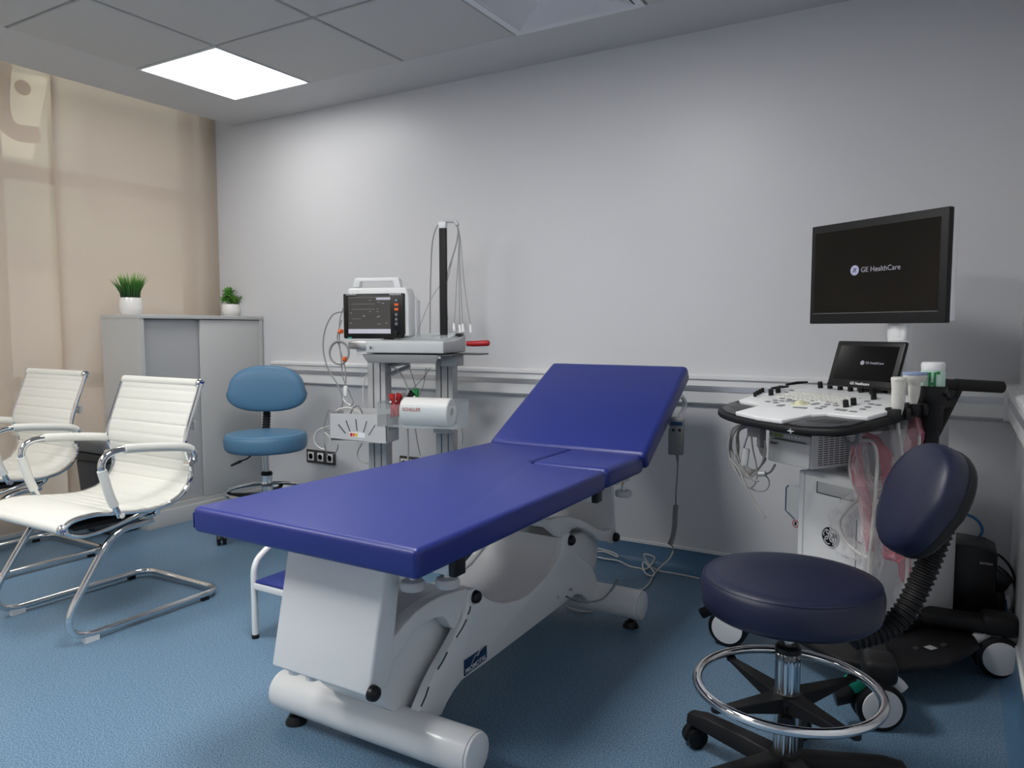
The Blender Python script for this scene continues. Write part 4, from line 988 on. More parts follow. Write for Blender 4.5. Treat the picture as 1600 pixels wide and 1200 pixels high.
r0 = tp(630, 642, v=BV+.06); r1 = tp(704, 643, v=BV+.06); rr = .064
rz = tz0+rr+.001
roll = thing('paper_roll', 'thick white paper roll lying in the clear tray', 'paper roll', TM @ Vector(((r0.x+r1.x)/2, BV+.07, rz-rr)), math.radians(15))
Rx = Matrix.Rotation(PI/2, 3, 'Y'); cw = r1.x-r0.x
ro = MB(); ro.lathe([(.022, 0), (rr-.004, 0), (rr, .004), (rr, cw-.004), (rr-.004, cw), (.022, cw), (.021, cw-.0), (.021, .0)], (r0.x, BV+.075, rz), 40, Rx)
ro.v = [TM @ v for v in ro.v]; ro.f = ro.f[:-2]; part('paper', ro, M_['paper'], roll)
co = MB(); co.lathe([(.022, 0), (.022, cw+.001), (.019, cw+.001), (.019, 0)], (r0.x, BV+.075, rz), 30, Rx); co.v = [TM @ v for v in co.v]; co.f = co.f[:-2]; part('core', co, M_['gplas'], roll)
Fm = TM @ frame(Vector((tp(641, 640, v=BV).x, BV+.075-(rr+.0012)*.977, rz+(rr+.0012)*.21)), (1,0,0), (0,.21,.977)); lettering('lettering', 'SCHILLER', .021, M_['red'], roll, Fm, bold=.0004)
# limb clamps in the tray
def clamp(x, y, v, m, label, ang):
    p = tp(x, y, v=v); q = TM @ p
    t = thing('electrode_clamp', label, 'clamp', q, math.radians(15), group='electrode clamps in the clear tray')
    for s_ in (-1, 1):
        R = Matrix.Rotation(ang+s_*.22, 3, 'Y'); mb = MB(Matrix.Translation(q) @ (R.to_4x4()))
        mb.prism([(-.007, -.009, -.07), (.007, -.009, -.07), (.010, -.009, -.01), (.012, -.009, .035), (.002, -.009, .040), (-.005, -.009, .0)], (0, .018, 0)); part('jaw', mb, m, t, bevel=.002)
    part('stud', MB().ball(q+Vector((0,-.012,-.0)), .006, n=10, m=6), M_['wplas'], t)
clamp(613, 628, BV+.05, M_['red'], 'leftmost red electrode clamp in the clear tray', -.25)
clamp(621, 627, BV+.08, M_['red'], 'red electrode clamp leaning right, in the clear tray', .15)
clamp(628, 626, BV+.11, M_['mgrey'], 'grey electrode clamp between the red ones and the paper roll', .35)
clamp(638, 622, BV+.135, M_['black'], 'black electrode clamp behind the paper roll', .5)
clamp(650, 620, BV+.14, M_['green'], 'green electrode clamp behind the paper roll', -.2)
# cables round the trolley
cs = thing('monitor_cables', 'grey coiled monitor cables hanging at the left of the trolley', 'cable', TM @ tp(530, 640, v=-.05), math.radians(15))
def cb(name, pts, r, m, v0=-.05, k=7):
    P = [TM @ tp(p[0], p[1], v=(p[2] if len(p) > 2 else v0)) for p in pts]
    return part(name, MB().tube(spline(P, k), r, 6), m, cs)
cb('cable', [(537,487),(520,492),(508,515),(505,545),(512,575),(528,602),(535,620),(534,635),(529,645)], .0035, M_['cable'])
cb('cable', [(537,480),(531,500),(530,530),(533,560),(536,590),(548,618),(552,628),(548,634),(541,628)], .003, M_['cable'])
cb('cable', [(534,500),(527,525),(531,545),(540,580),(539,615)], .003, M_['cable'])
ring_ = [(530+15*math.cos(a*PI/8), 551+18*math.sin(a*PI/8), -.06) for a in range(17)]
cb('coil', ring_, .005, M_['cable'], k=3); cb('coil', [(x*.97+16, y*.98+12) for x, y, _ in ring_], .0035, M_['cable'], k=3)
cb('cable', [(539,615),(537,625),(548,634)], .004, M_['wplas'])
q = TM @ tp(540, 610, v=-.06); part('adaptor', MB().box(q.x-.010, q.x+.010, q.y-.006, q.y+.006, q.z-.028, q.z+.022), M_['wplas'], cs, bevel=.004)
for (x, y) in ((532.5,518),(539,561)):
    q = TM @ tp(x, y, v=-.065); part('orange_clip', MB().cyl(q+Vector((-.008,0,0)), q+Vector((.008,0,0)), .011, n=12), M_['orange'], cs)
cb('cable', [(529,645),(515,640),(509,655),(507,668),(515,672)], .0035, M_['cable'])
cb('cable', [(525,648,-.1),(528,640,-.1),(545,637,-.1),(560,643,-.1),(565,648,-.1)], .0035, M_['wcable'])
cb('cable', [(547,648,-.1),(552,638,-.1),(559,634,-.1),(564,640,-.1),(566,648,-.1)], .004, M_['mgrey'])
cb('cable', [(516,665),(507,668),(497,672),(491,682),(492,692),(500,700),(509,701),(516,694),(514,682),(506,675)], .003, M_['wcable'])
cb('cable', [(510,668),(506,680),(508,700),(512,712,.28)], .0028, M_['cable'])
cb('cable', [(528,694),(527,702),(522,709,.25),(518,709,.28)], .0028, M_['cable'])
cb('cable', [(574,585,.0),(569,595,.0),(567,620,.0),(570,640,.0)], .003, M_['wcable'], v0=.0)
cb('cable', [(566,692,0),(559,705,0),(559,715,0),(566,722,0),(575,724,0)], .0042, M_['wcable'])
cb('cable', [(607,572,.02),(620,577,.02),(630,590,.02),(637,608,.0),(640,618,-.02)], .0035, M_['wcable'])
cb('cable', [(640,575,.05),(645,590,.05),(652,612,.0)], .0018, M_['cable']); cb('cable', [(673,575,.05),(660,592,.03),(645,607,.0),(636,618,-.02)], .0018, M_['cable']); cb('cable', [(666,575,.05),(662,600,.03),(655,618,.0)], .0018, M_['cable'])
cb('cable', [(637,670,.0),(638,700,.0),(637,722,.0)], .004, M_['wcable']); cb('cable', [(649,670,.0),(653,695,.0),(657,712,.0)], .002, M_['cable']); cb('cable', [(720,665,.05),(723,680,.05),(722,695,.05)], .002, M_['cable'])
cb('cable', [(720,556,.10),(719,566,.10),(713,568,.10),(710,558,.10)], .004, M_['mgrey'])

# ---------------------------------------------------------------- ultrasound machine
UM = Matrix.Translation((-.24, 2.68, 0)) @ Matrix.Rotation(math.radians(-34), 4, 'Z')
us = thing('ultrasound_machine', 'white and black ultrasound machine on four castors, monitor above the control panel', 'ultrasound machine', (-.24, 2.68, 0), math.radians(-34))
def up_(x, y, **k): return pxm(UM, x, y, **k)
def U(name, mb, m, par=us, **k): return part(name, mb, m, par, local=True, **k)
# body
U('lower_body', MB().prism([(-.165,-.12,.16), (.100,-.12,.14), (.100,-.12,.625), (-.165,-.12,.625)], (0, .44, 0)), M_['wplas'], bevel=.018, seg=4)
U('upper_body', MB().box(-.14, .085, .00, .28, .60, .80), M_['gplas'], bevel=.015, seg=3)
U('side_panel_inset', MB().prism([(.100, .02, .28), (.100, .20, .30), (.100, .22, .34), (.100, .22, .58), (.100, .02, .58)], (.004, 0, 0)), M_['wplas'], bevel=.003, seg=2)
U('front_strip', MB().box(-.172, -.150, -.126, -.10, .16, .62), M_['wplas'], bevel=.006)
a, b = up_(1278, 752, v=-.121), up_(1334, 782, v=-.121)
dr = U('media_bay', MB().box(a.x, b.x, -.1225, -.119, b.z, a.z), M_['gplas'], bevel=.002)
U('bay_gap', MB().box(a.x, b.x+.002, -.1232, -.1215, b.z-.004, b.z-.001).box(a.x-.003, a.x-.0005, -.1232, -.1215, b.z-.004, a.z), M_['dgrey'], dr)
U('panel_gap', MB().box(.062, .0636, -.1222, -.119, .20, .50), M_['mgrey'])
# round badge with monogram
c = up_(1297.5, 838.5, v=-.1225); R = Matrix.Rotation(PI/2, 3, 'X')
bd = U('round_badge', MB().lathe([(.0330, 0), (.0330, .002), (.0325, .003), (.001, .003)], c, 40, R), M_['black'])
U('badge_rim', MB().tube([c+Vector((.0325*math.cos(i*PI/20), -.003, .0325*math.sin(i*PI/20))) for i in range(40)], .0012, 6, closed=True), M_['logo'], bd)
def monogram(par, F, s, m):
    """two scripted capitals inside four swirls"""
    mb = MB(F)
    g_ = [(-.15,.55),(-.32,.62),(-.42,.45),(-.30,.28),(-.12,.30),(-.05,.48),(-.12,.10),(-.25,-.25),(-.48,-.35),(-.55,-.18),(-.38,-.05),(-.15,.02)]
    e_ = [(.40,.42),(.30,.58),(.12,.50),(.12,.30),(.30,.18),(.12,.10),(.02,-.12),(.10,-.38),(.35,-.42),(.50,-.22),(.38,-.10),(.30,-.22)]
    for P in (g_, e_): mb.tube(spline([(x*s, y*s, 0) for x, y in P], 6), .055*s, 5)
    for k in range(4):
        a = k*PI/2+.5; mb.tube(spline([(s*.78*math.cos(a+t), s*.78*math.sin(a+t), 0) for t in (0, .3, .6, .9)]+[(s*.66*math.cos(a+1.12), s*.66*math.sin(a+1.12), 0)], 4), [.05*s]*16+[.02*s], 5)
    mb.v = [v for v in mb.v]; return U('monogram', mb, m, par)
monogram(bd, frame(c+Vector((0,-.0035,0)), (1,0,0), (0,0,1)), .033, M_['logo'])
# monitor and post
mv = .0
c0 = up_(1264.5, 506, v=mv); c1 = up_(1483, 320, v=mv); 
mx0, mx1, mz0, mz1 = c0.x, (c1.x+up_(1479, 504, v=mv).x)/2, c0.z, (up_(1266,357,v=mv).z+c1.z)/2
mo = U('monitor', MB().box(mx0, mx1, mv, mv+.022, mz0, mz1), M_['blackm'], bevel=.004, seg=3)
U('monitor_back', MB().box(mx0+.004, mx1+.003, mv+.018, mv+.042, mz0+.004, mz1-.002), M_['wplas'], mo, bevel=.006, seg=3)
bz = .021
U('screen', MB().box(mx0+.018, mx1-.026, mv-.0008, mv+.002, mz0+.036, mz1-.026), M_['screen'], mo)
ln = MB(); ln.box(mx0+.016, mx1-.024, mv-.0014, mv+.0, mz0+.0345, mz0+.036); U('screen_edge', ln, M_['mgrey'], mo)
q = up_(1335.5, 422.5, v=mv-.001); cr = .0165
dsc = U('screen_badge', MB().lathe([(cr, 0), (cr, .0006), (.0005, .0006)], q, 32, R), M_['litb'], mo)
U('badge_swirl', MB(frame(q+Vector((0,-.001,0)), (1,0,0), (0,0,1))).tube(spline([(-.006,.003,0),(-.003,.008,0),(.0,.003,0),(-.004,-.006,0),(-.007,-.003,0),(0,.0,0),(.005,.007,0),(.007,.004,0),(.002,.0,0),(.004,-.007,0),(.007,-.003,0)], 4), .0008, 4), M_['screen'], mo)
T1 = up_(1345, 422, v=mv-.001); T2 = up_(1394, 419, v=mv-.001)
lt = lettering('lettering', 'GE HealthCare', .0235, M_['lit'], mo, UM @ frame(T1, (1,0,0), (0,0,1)), align='LEFT')
sc_ = (T2.x-T1.x)/max(v.co.x-0 for v in lt.data.vertices) if False else 1
pc = up_(1406, 520, v=.05)
U('monitor_post', MB().lathe([(.037, 0), (.037, .115), (.032, .12), (.032, .16)], (pc.x, .055, up_(1405, 533, v=.05).z-.11), 32), M_['wplas'])
U('post_stem', MB().cyl((pc.x, .055, .78), (pc.x, .055, 1.02), .034, n=32), M_['wplas'])
U('monitor_mount', MB().box(pc.x-.035, pc.x+.035, .03, .07, up_(1405, 533, v=.05).z, mz0+.10), M_['wplas'], bevel=.01, seg=3)
# control panel: tilted down to the operator
tilt = math.atan(.155)
PM = Matrix.Translation((-.03, -.05, .885)) @ Matrix.Rotation(tilt, 4, 'X')
UP = UM @ PM
def pp(x, y, h=0): 
    v = pxm(UP, x, y, w=h); return v
def inP(mb): mb.v = [PM @ v for v in mb.v]; return mb
hw = .255
rim = [(-.20,.05),(-.30,-.08),(-.325,-.16),(-.318,-.25),(-.27,-.33),(-.15,-.375),(0,-.392),(.12,-.390),(.215,-.365),(.262,-.325),(.275,-.24),(.275,-.10),(.265,.02)]
rs = spline([(x, y, 0) for x, y in rim], 4)
U('panel_rim', inP(MB().prism([Vector((p.x, p.y, -.034)) for p in rs], (0, 0, .024))), M_['blackm'], bevel=.009, seg=4)
deck = [(-.185,.05),(-.272,-.08),(-.285,-.15),(-.280,-.225),(-.255,-.240),(-.165,-.248),(-.142,-.268),(-.140,-.368),(-.02,-.386),(.075,-.384),(.088,-.33),(.092,-.285),(.125,-.252),(.20,-.250),(.255,-.240),(.258,-.12),(.235,.04)]
dk = U('deck', inP(MB().prism([Vector((x, y, -.010)) for x, y in deck], (0, 0, .014))), M_['wplas'], bevel=.004, seg=3, label='white control deck')
for s_, cx_ in ((-1, -.222), (1, .150)):
    hh = [(-.145,-.366),(-.145,-.272),(-.170,-.254),(-.255,-.246),(-.292,-.232),(-.298,-.25),(-.262,-.318),(-.20,-.352)] if s_ < 0 else [(.092,-.378),(.096,-.288),(.128,-.258),(.20,-.256),(.255,-.248),(.255,-.30),(.222,-.348),(.15,-.376)]
    U('hand_grip', inP(MB().prism([Vector((x, y, -.010)) for x, y in hh], (0, 0, .006))), M_['dgrey'], bevel=.003, label='dark hand grip recess in the panel front')
    U('grip_slot', inP(MB().prism([Vector((x, y, -.004)) for x, y in ([(-.26,-.29),(-.17,-.335),(-.165,-.30),(-.20,-.275)] if s_ < 0 else [(.12,-.335),(.225,-.315),(.225,-.285),(.15,-.290)])], (0, 0, .0008))), M_['black'])
c = pp(1256, 663, -.014)
U('front_mark', inP(MB().box(c.x-.010, c.x+.010, -.3945, -.388, -.024, -.022).box(c.x-.001, c.x+.001, -.3945, -.388, -.030, -.016)), M_['logo'])
def knob(x, y, r=.0085, h=.022, m='black'):
    p = pp(x, y, .004); 
    return U('knob', inP(MB().lathe([(r*1.05, 0), (r, h*.5), (r*.95, h*.9), (r*.85, h), (.0005, h)], (p.x, p.y, .004), 18)), M_[m])
KN = [(1205,617.5),(1216,613.5),(1282,606),(1297,607),(1313,609),(1329,611),(1346,613),(1363,616),(1365.5,624),(1322,636),(1334,633)]
for x, y in KN: knob(x, y)
for x, y in ((1180,619.5),(1184,617),(1188,615),(1192,613)): knob(x, y, .0055, .016)
def pad(x, y, w, d, m='mgrey', rot=0, h=.0025, name='button'):
    p = pp(x, y, .004); R3 = Matrix.Rotation(rot, 3, 'Z')
    return U(name, inP(MB().cbox((p.x, p.y, .004+h/2), (w, d, h), R3)), M_[m], bevel=min(w, d)*.25, seg=2)
for x, y in ((1200,628),(1211,626),(1222,623),(1237,621.5),(1248,622.5),(1221.5,627),(1233,624.5),(1212,629.5),(1228,613),(1237,610.5),(1296,629),(1306,630.5),(1293,632.5),(1306,634),(1287,636),(1355,627.5),(1361,632),(1372,633.5),(1356,636.5),(1348,640)):
    pad(x, y, .018, .011)
for x, y, w, d, r in ((1220,634,.022,.020,.2),(1237,627,.038,.012,.5),(1268,625.5,.038,.014,-.2),(1274,631.5,.014,.028,-.3),(1250,637.5,.048,.011,.12),(1279,638.5,.024,.010,0),(1314,641,.038,.014,0),(1333,643.5,.024,.009,0)):
    pad(x, y, w, d, 'mgrey', r)
p = pp(1250, 631, .004); tbk = U('trackball', inP(MB().ball((p.x, p.y, .004), .019, .019, .012, n=24, m=12)), M_['track'])
U('trackball_ring', inP(MB().lathe([(.030, 0), (.027, .0035), (.021, .004), (.019, .001)], (p.x, p.y, .004), 30)), M_['track'], tbk)
# keyboard: rows of small white caps
ka, kb, kc = pp(1247, 611, .004), pp(1352, 622, .004), pp(1266, 602, .004)
rx = (kb-ka); ry = Vector((0, 1, 0)); n_k = 0
kx0, kx1 = ka.x+.004, kb.x-.004; ky0 = min(ka.y, kb.y)-.004
for r_ in range(5):
    for k in range(14):
        x = kx0+(kx1-kx0)*(k+.5)/14; y = -.135+r_*.019
        U('keycap', inP(MB().cbox((x, y, .0055), ((kx1-kx0)/14*.78, .0145, .004))), M_['key'], bevel=.001, seg=1)
# tablet
tb0, tb1 = up_(1283, 598, v=-.045), up_(1390, 612, v=-.045); tt0, tt1 = up_(1318, 531, v=.005), up_(1425, 535, v=.005)
zb_ = (tb0.z+tb1.z)/2; zt_ = (tt0.z+tt1.z)/2; tx0 = (tb0.x+tt0.x)/2; tx1 = (tb1.x+tt1.x)/2
TB = frame(Vector(((tx0+tx1)/2, -.02, (zb_+zt_)/2)), (1, 0, 0), (0, .05, zt_-zb_))
tw, thh = (tx1-tx0)/2, math.hypot(.05, zt_-zb_)/2
tbt = U('touch_panel', MB(TB).box(-tw, tw, -thh, thh, -.014, 0), M_['black'], bevel=.006, seg=3)
U('touch_screen', MB(TB).box(-tw+.020, tw-.020, -thh+.024, thh-.018, 0, .0008), M_['screen'], tbt)
lettering('lettering', 'GE HealthCare', .0110, M_['lit'], tbt, UM @ TB @ Matrix.Translation((.002, .004, .0013)), align='LEFT')
U('screen_badge', MB(TB).lathe([(.0075, 0), (.0075, .0006), (.0005, .0006)], (-.010, .004, .0008), 24), M_['lit'], tbt)
lettering('lettering', 'GE Healthcare', .0125, M_['logo'], tbt, UM @ TB @ Matrix.Translation((0, -thh+.012, .0006)), bold=.0002)
U('tablet_neck', MB().box(-.06, .03, .0, .05, .86, .95), M_['dgrey'], bevel=.01)
U('panel_neck', MB().box(-.09, .05, -.16, .14, .76, .852), M_['wplas'], bevel=.02, seg=3)
# left rear grip pads of the panel
for (x0_, y0_, x1_, y1_) in ((1205,607,1232,604),(1228,601,1262,597)):
    a, b = up_(x0_, y0_, w=.885), up_(x1_, y1_, w=.895)
    U('rear_grip', MB().tube([a, a.lerp(b, .5)+Vector((0,0,.002)), b], [.007, .010, .006], 10, flat=.6), M_['black'])
# holders on the right edge
HU = .235
def holder(v, label=None):
    z = .893+.155*v if v < 0 else .90
    mb = MB(); q = []
    for i in range(13):
        a = math.radians(35+290*i/12); q.append(Vector((HU+.030*math.cos(a-PI/2-math.radians(0)), v+.030*math.sin(a-PI/2), z)))
    for i in range(12):
        p0_, p1_ = q[i], q[i+1]
    out = [Vector((HU+.034*math.cos(math.radians(35+290*i/12)+0), v+.034*math.sin(math.radians(35+290*i/12)), z-.028)) for i in range(13)]
    inn_ = [Vector((HU+.021*math.cos(math.radians(35+290*i/12)), v+.021*math.sin(math.radians(35+290*i/12)), z-.028)) for i in range(13)]
    return U('probe_holder', MB().prism(out+inn_[::-1], (0, 0, .034)), M_['blackm'], bevel=.003)
hv = [up_(1403, 640, u=HU).y, up_(1430, 628, u=HU).y]
for v in hv: holder(v)
U('holder_rail', MB().prism([(HU-.035, -.17, .842), (HU+.012, -.17, .842), (HU+.014, .06, .868), (HU-.035, .06, .868)], (0, 0, .024)), M_['blackm'], bevel=.006)
# cup holder with wipes tub
wc = up_(1457, 600, u=HU); wz = up_(1452, 603, u=HU).z
CP = Vector((HU+.0, wc.y, 0))
U('cup_holder', MB().lathe([(.026, wz-.13), (.030, wz-.12), (.032, wz-.06), (.040, wz-.05), (.041, wz-.005), (.037, wz), (.035, wz-.02)], CP, 32), M_['blackm'])
U('cup_neck', MB().cyl(CP+Vector((0,0,wz-.20)), CP+Vector((0,0,wz-.12)), .023, n=24), M_['blackm'])
U('holder_arm', MB().tube([(HU-.01, -.06, .875), (HU+.025, .0, .895), (HU+.034, CP.y, wz-.03), (HU+.02, CP.y+.04, wz-.025)], [.018, .020, .018, .012], 12, flat=.7), M_['blackm'])
# rear column, push handle
a = up_(1492, 600, v=.17); b = up_(1442, 692, v=.17)
U('rear_column', MB().prism([(a.x-.01, .17, a.z+.002), (a.x+.016, .17, a.z+.002), (b.x+.015, .17, b.z-.02), (b.x-.08, .17, b.z-.02), (b.x-.07, .17, b.z+.05)], (0, .035, 0)), M_['blackm'], bevel=.004)
U('rear_bracket', MB().box(b.x-.10, b.x-.01, .08, .17, b.z-.05, b.z+.02), M_['blackm'], bevel=.01)
h0 = up_(1470, 601, v=.18); h1 = up_(1566, 605, v=.0)
h0 = UM.inverted() @ px(1474, 600, Y=2.62); h1 = UM.inverted() @ px(1567, 605, Y=2.74)
U('push_handle', MB().tube([h0, h0.lerp(h1, .2)], .0165, 16).tube([h0.lerp(h1, .2), h0.lerp(h1, .98), h1], [.0185, .0185, .014], 18), M_['blackm'])
# under-panel tray and hook
U('under_panel', MB().box(-.22, .17, -.30, .05, .795, .822), M_['dgrey'], bevel=.008)
a = up_(1198, 655, v=-.20); b = up_(1266, 676, v=-.20)
hkc = up_(1342, 680, v=-.27)
U('cable_hook', MB().cyl(hkc+Vector((0,0,.03)), hkc+Vector((0,0,-.022)), .009, n=14).tube(spline([hkc+Vector((0,0,-.018)), hkc+Vector((-.02,0,-.028)), hkc+Vector((-.045,0,-.024)), hkc+Vector((-.050,0,.0))], 5), .006, 8), M_['mgrey'])
hkl = up_(1180, 672, v=-.27)
U('cable_hook', MB().cbox(hkl+Vector((0,0,.0)), (.05,.03,.045)).cbox(hkl+Vector((.03,0,-.02)), (.016,.03,.07)), M_['mgrey'], bevel=.005)
# base with castors
wz_ = .085
U('base_plate', MB().prism([(x, y, .10) for x, y in ((-.21,-.27),(.16,-.29),(.27,-.20),(.315,-.02),(.27,.19),(.15,.31),(-.16,.31),(-.20,.10))], (0, 0, .026)), M_['blackm'], bevel=.010, seg=3)
for i in (0, 1): U('pedal_stud', MB().lathe([(.008,.126),(.008,.131),(.001,.132)], (.215+.02*i, -.03+.10*i, 0), 14), M_['dgrey'])
U('pedal_label', MB().box(.215, .240, .005, .035, .1262, .1268), M_['gplas'])
U('base_core', MB().box(-.17, .12, -.14, .30, .105, .16), M_['black'], bevel=.01)
def big_caster(u, v, ang, green=False, armto=None):
    R_c = .066
    d = Vector((math.cos(ang), math.sin(ang), 0)); s = Vector((-d.y, d.x, 0)); c = Vector((u, v, R_c))
    w = MB()
    for k in (-1, 1): w.tube([c+s*k*.010, c+s*k*.014, c+s*k*.028, c+s*k*.032], [R_c*.9, R_c, R_c, R_c*.92], 36)
    o = U('caster_wheel', w, M_['black'], smooth=50)
    for k in (-1, 1): U('hub_disc', MB().tube([c+s*k*.031, c+s*k*.036, c+s*k*.038], [R_c*.80, R_c*.79, R_c*.60], 36), M_['wplas'], o, smooth=50)
    U('fork', MB().tube([c+d*R_c*math.cos(t)*1.14+Vector((0,0,R_c*math.sin(t)*1.14)) for t in [.55+i*.20 for i in range(11)]], .009, 10, flat=2.2).cyl(c+Vector((0,0,R_c)), (u, v, .175), .022, n=18), M_['wplas'], o, smooth=50)
    if green:
        U('brake_pedal', MB().tube([c-d*R_c*1.0+Vector((0,0,.045)), c-d*R_c*1.25+Vector((0,0,.02)), c-d*R_c*1.75+Vector((0,0,.012))], .016, 10, flat=1.6), M_['black'], o)
        U('brake_button', MB().cbox(c-d*R_c*.95+Vector((0,0,.058)), (.038,.035,.045), Matrix.Rotation(ang, 3, 'Z') @ Matrix.Rotation(-.6, 3, 'Y')), M_['teal'], o, bevel=.006)
    else: U('brake_pedal', MB().tube([c-d*R_c*1.0+Vector((0,0,.045)), c-d*R_c*1.5+Vector((0,0,.022))], .012, 10, flat=1.6), M_['black'], o)
    return o
big_caster(-.285, -.315, math.radians(34))
big_caster(.315, -.318, math.radians(60), True)
big_caster(.262, .290, math.radians(52))
big_caster(-.25, .30, math.radians(80))
for (u, v, u2, v2) in ((-.285,-.315,-.15,-.15), (.315,-.318,.16,-.16), (.262,.290,.10,.16), (-.25,.30,-.12,.18)):
    a, b = Vector((u, v, .163)), Vector((u2, v2, .150)); e = (a-b).normalized()
    th_ = math.atan2(e.y, e.x); Rz_ = Matrix.Rotation(th_, 3, 'Z'); Lg = (a-b).length
    U('leg_arm', MB().cbox(b.lerp(a, .40)+Vector((0,0,.006)), (Lg*.95, .078, .050), Rz_), M_['blackm'], bevel=.018, seg=4)
    U('castor_housing', MB().cbox(a+e*.002+Vector((0,0,.006)), (.105, .088, .068), Rz_), M_['blackm'], bevel=.022, seg=4)

# thermal printer under the panel
PV = -.20
a = up_(1200, 727, v=PV); b = up_(1265.5, 734, v=PV); zt_p = (up_(1199, 656, v=PV).z+up_(1266, 674, v=PV).z)/2; zb_p = (up_(1200, 720, v=PV).z+b.z)/2
prn = thing('video_printer', 'white medical video printer with vented side, hanging under the control panel', 'printer', UM @ Vector(((a.x+b.x)/2, PV+.1, zb_p)), math.radians(-34))
def V_p(name, mb, m, par=prn, **k):
    mb2 = MB(); mb2.v = [UM @ v for v in mb.v]; mb2.f = mb.f; return part(name, mb2, m, par, **k)
pu0, pu1 = a.x, b.x; ph = zt_p-zb_p; pdp = up_(1335, 725, u=pu1).y-PV
V_p('casing', MB().box(pu0, pu1, PV+.006, PV+pdp, zb_p, zt_p), M_['wplas'], bevel=.003)
V_p('front_cover', MB().box(pu0+.001, pu1-.003, PV-.002, PV+.006, zb_p+.003, zb_p+ph*.60), M_['wplas'], bevel=.002)
V_p('black_band', MB().box(pu0, pu1-.002, PV+.001, PV+.008, zb_p+ph*.80, zt_p-.004), M_['black'], bevel=.001)
V_p('control_strip', MB().box(pu0+.001, pu1-.003, PV, PV+.008, zb_p+ph*.62, zb_p+ph*.79), M_['gplas'], bevel=.001)
V_p('paper_slot', MB().box(pu0+.03, pu1-.02, PV-.001, PV+.004, zb_p+ph*.615, zb_p+ph*.64), M_['dgrey'])
V_p('display', MB().box(pu0+.025, pu0+.062, PV-.001, PV+.004, zb_p+ph*.67, zb_p+ph*.76), M_['lcd'])
for i, m in enumerate(('lcd','wplas','wplas','wplas','wplas','wplas')):
    u = pu0+(.012 if i == 0 else .062+.015*i); V_p('button', MB().lathe([(.0045, 0), (.0045, .002), (.001, .0025)], (u, PV, zb_p+ph*.72), 12, R), M_[m])
Fp = UM @ frame(Vector((pu0+.010, PV-.0025, zb_p+ph*.50)), (1,0,0), (0,0,1)); lettering('lettering', 'SONY', .0135, M_['ink'], prn, Fp, align='LEFT', bold=.0004, space=1.1)
gr = MB(); 
for r_ in range(15):
    for c_ in range(6):
        v0_ = PV+.035+(pdp-.055)*c_/6; z = zb_p+.010+(ph-.022)*r_/15
        gr.box(pu1-.001, pu1+.0006, v0_, v0_+(pdp-.055)/6*.78, z, z+.0028)
V_p('vent_slots', gr, M_['ink'], label='rows of dark vent slots on the printer side')

# probes and wipes tub
def lathe_part(name, prof, base, m, par, sx=1, sy=1, n=24, rz=0, **k):
    mb = MB().lathe(prof, (0,0,0), n, Matrix.Rotation(rz, 3, 'Z'), sx, sy); mb.v = [v+base for v in mb.v]; return part(name, mb, m, par, smooth=60, **k)
for i, (x, y0_, ytop, wide, lens, lab) in enumerate(((1403, 638, 589, 1.0, 'probe', 'slim ivory ultrasound probe in the front holder'), (1428, 620, 581, 1.75, 'lens', 'wide ivory ultrasound probe with blue-grey face in the second holder'))):
    v = hv[i]; b = UM @ up_(x, y0_, u=HU); tz = (UM @ up_(x, ytop, u=HU)).z
    P0 = Vector((b.x, b.y, b.z)); Hh = tz-b.z
    t = thing('ultrasound_probe', lab, 'ultrasound probe', P0, 0)
    s = .0185 if i == 0 else .0165; g_ = math.radians(20)
    pr = [(s*.55, -.02), (s*.85, 0), (s*1.0, Hh*.3), (s*1.0, Hh*.55), (s*1.02*wide, Hh*.68), (s*1.1*wide, Hh*.84), (s*1.1*wide, Hh*.87)]
    lathe_part('shell', pr+[(s*1.0*wide, Hh*.88)], P0, M_['probe'], t, sx=1.05, sy=.75, rz=YAW)
    lathe_part('face', [(s*1.08*wide, Hh*.87), (s*1.13*wide, Hh*.90), (s*1.1*wide, Hh*.98), (s*.9*wide, Hh), (.001, Hh)], P0, M_[lens], t, sx=1.07, sy=.8, rz=YAW)
    for k in range(3): part('grip_ridge', MB().tube([P0+rt_*(-.006+.012*j/4)+Vector((0,0,Hh*(.42+.07*k)-.003*math.sin(j*PI/4)))+Vector((math.sin(YAW), -math.cos(YAW), 0))*s*.76 for j in range(5)], .0008, 5), M_['probe'], t)
WP = UM @ (CP+Vector((0,0,wz-.03)))
wt = thing('wipes_tub', 'pale green tub with white lid and green print, in the cup holder', 'tub', WP)
zt_w = px(1452, 566, Y=WP.y).z-WP.z
part('tub', MB().lathe([(.030, 0), (.0325, .02), (.0325, zt_w-.03), (.030, zt_w-.022)], WP, 32), M_['wipes'], wt, smooth=60)
part('lid', MB().lathe([(.031, zt_w-.022), (.032, zt_w-.006), (.029, zt_w), (.027, zt_w+.001), (.001, zt_w-.001)], WP, 32), M_['wplas'], wt, smooth=60)
for (a0, a1, z0, z1) in ((-150,-110,.62,.72),(-108,-96,.18,.72),(-85,-73,.30,.72),(-72,-55,.66,.74),(-105,-75,.15,.22),(-100,-80,.34,.42)):
    q = [WP+Vector((.0331*math.cos(math.radians(a)), .0331*math.sin(math.radians(a)), zz*zt_w)) for zz in (z0, z1) for a in (a0, (a0+a1)/2, a1)]
    part('print', MB().add(q, [(0,1,4,3),(1,2,5,4)]), M_['green'], wt)

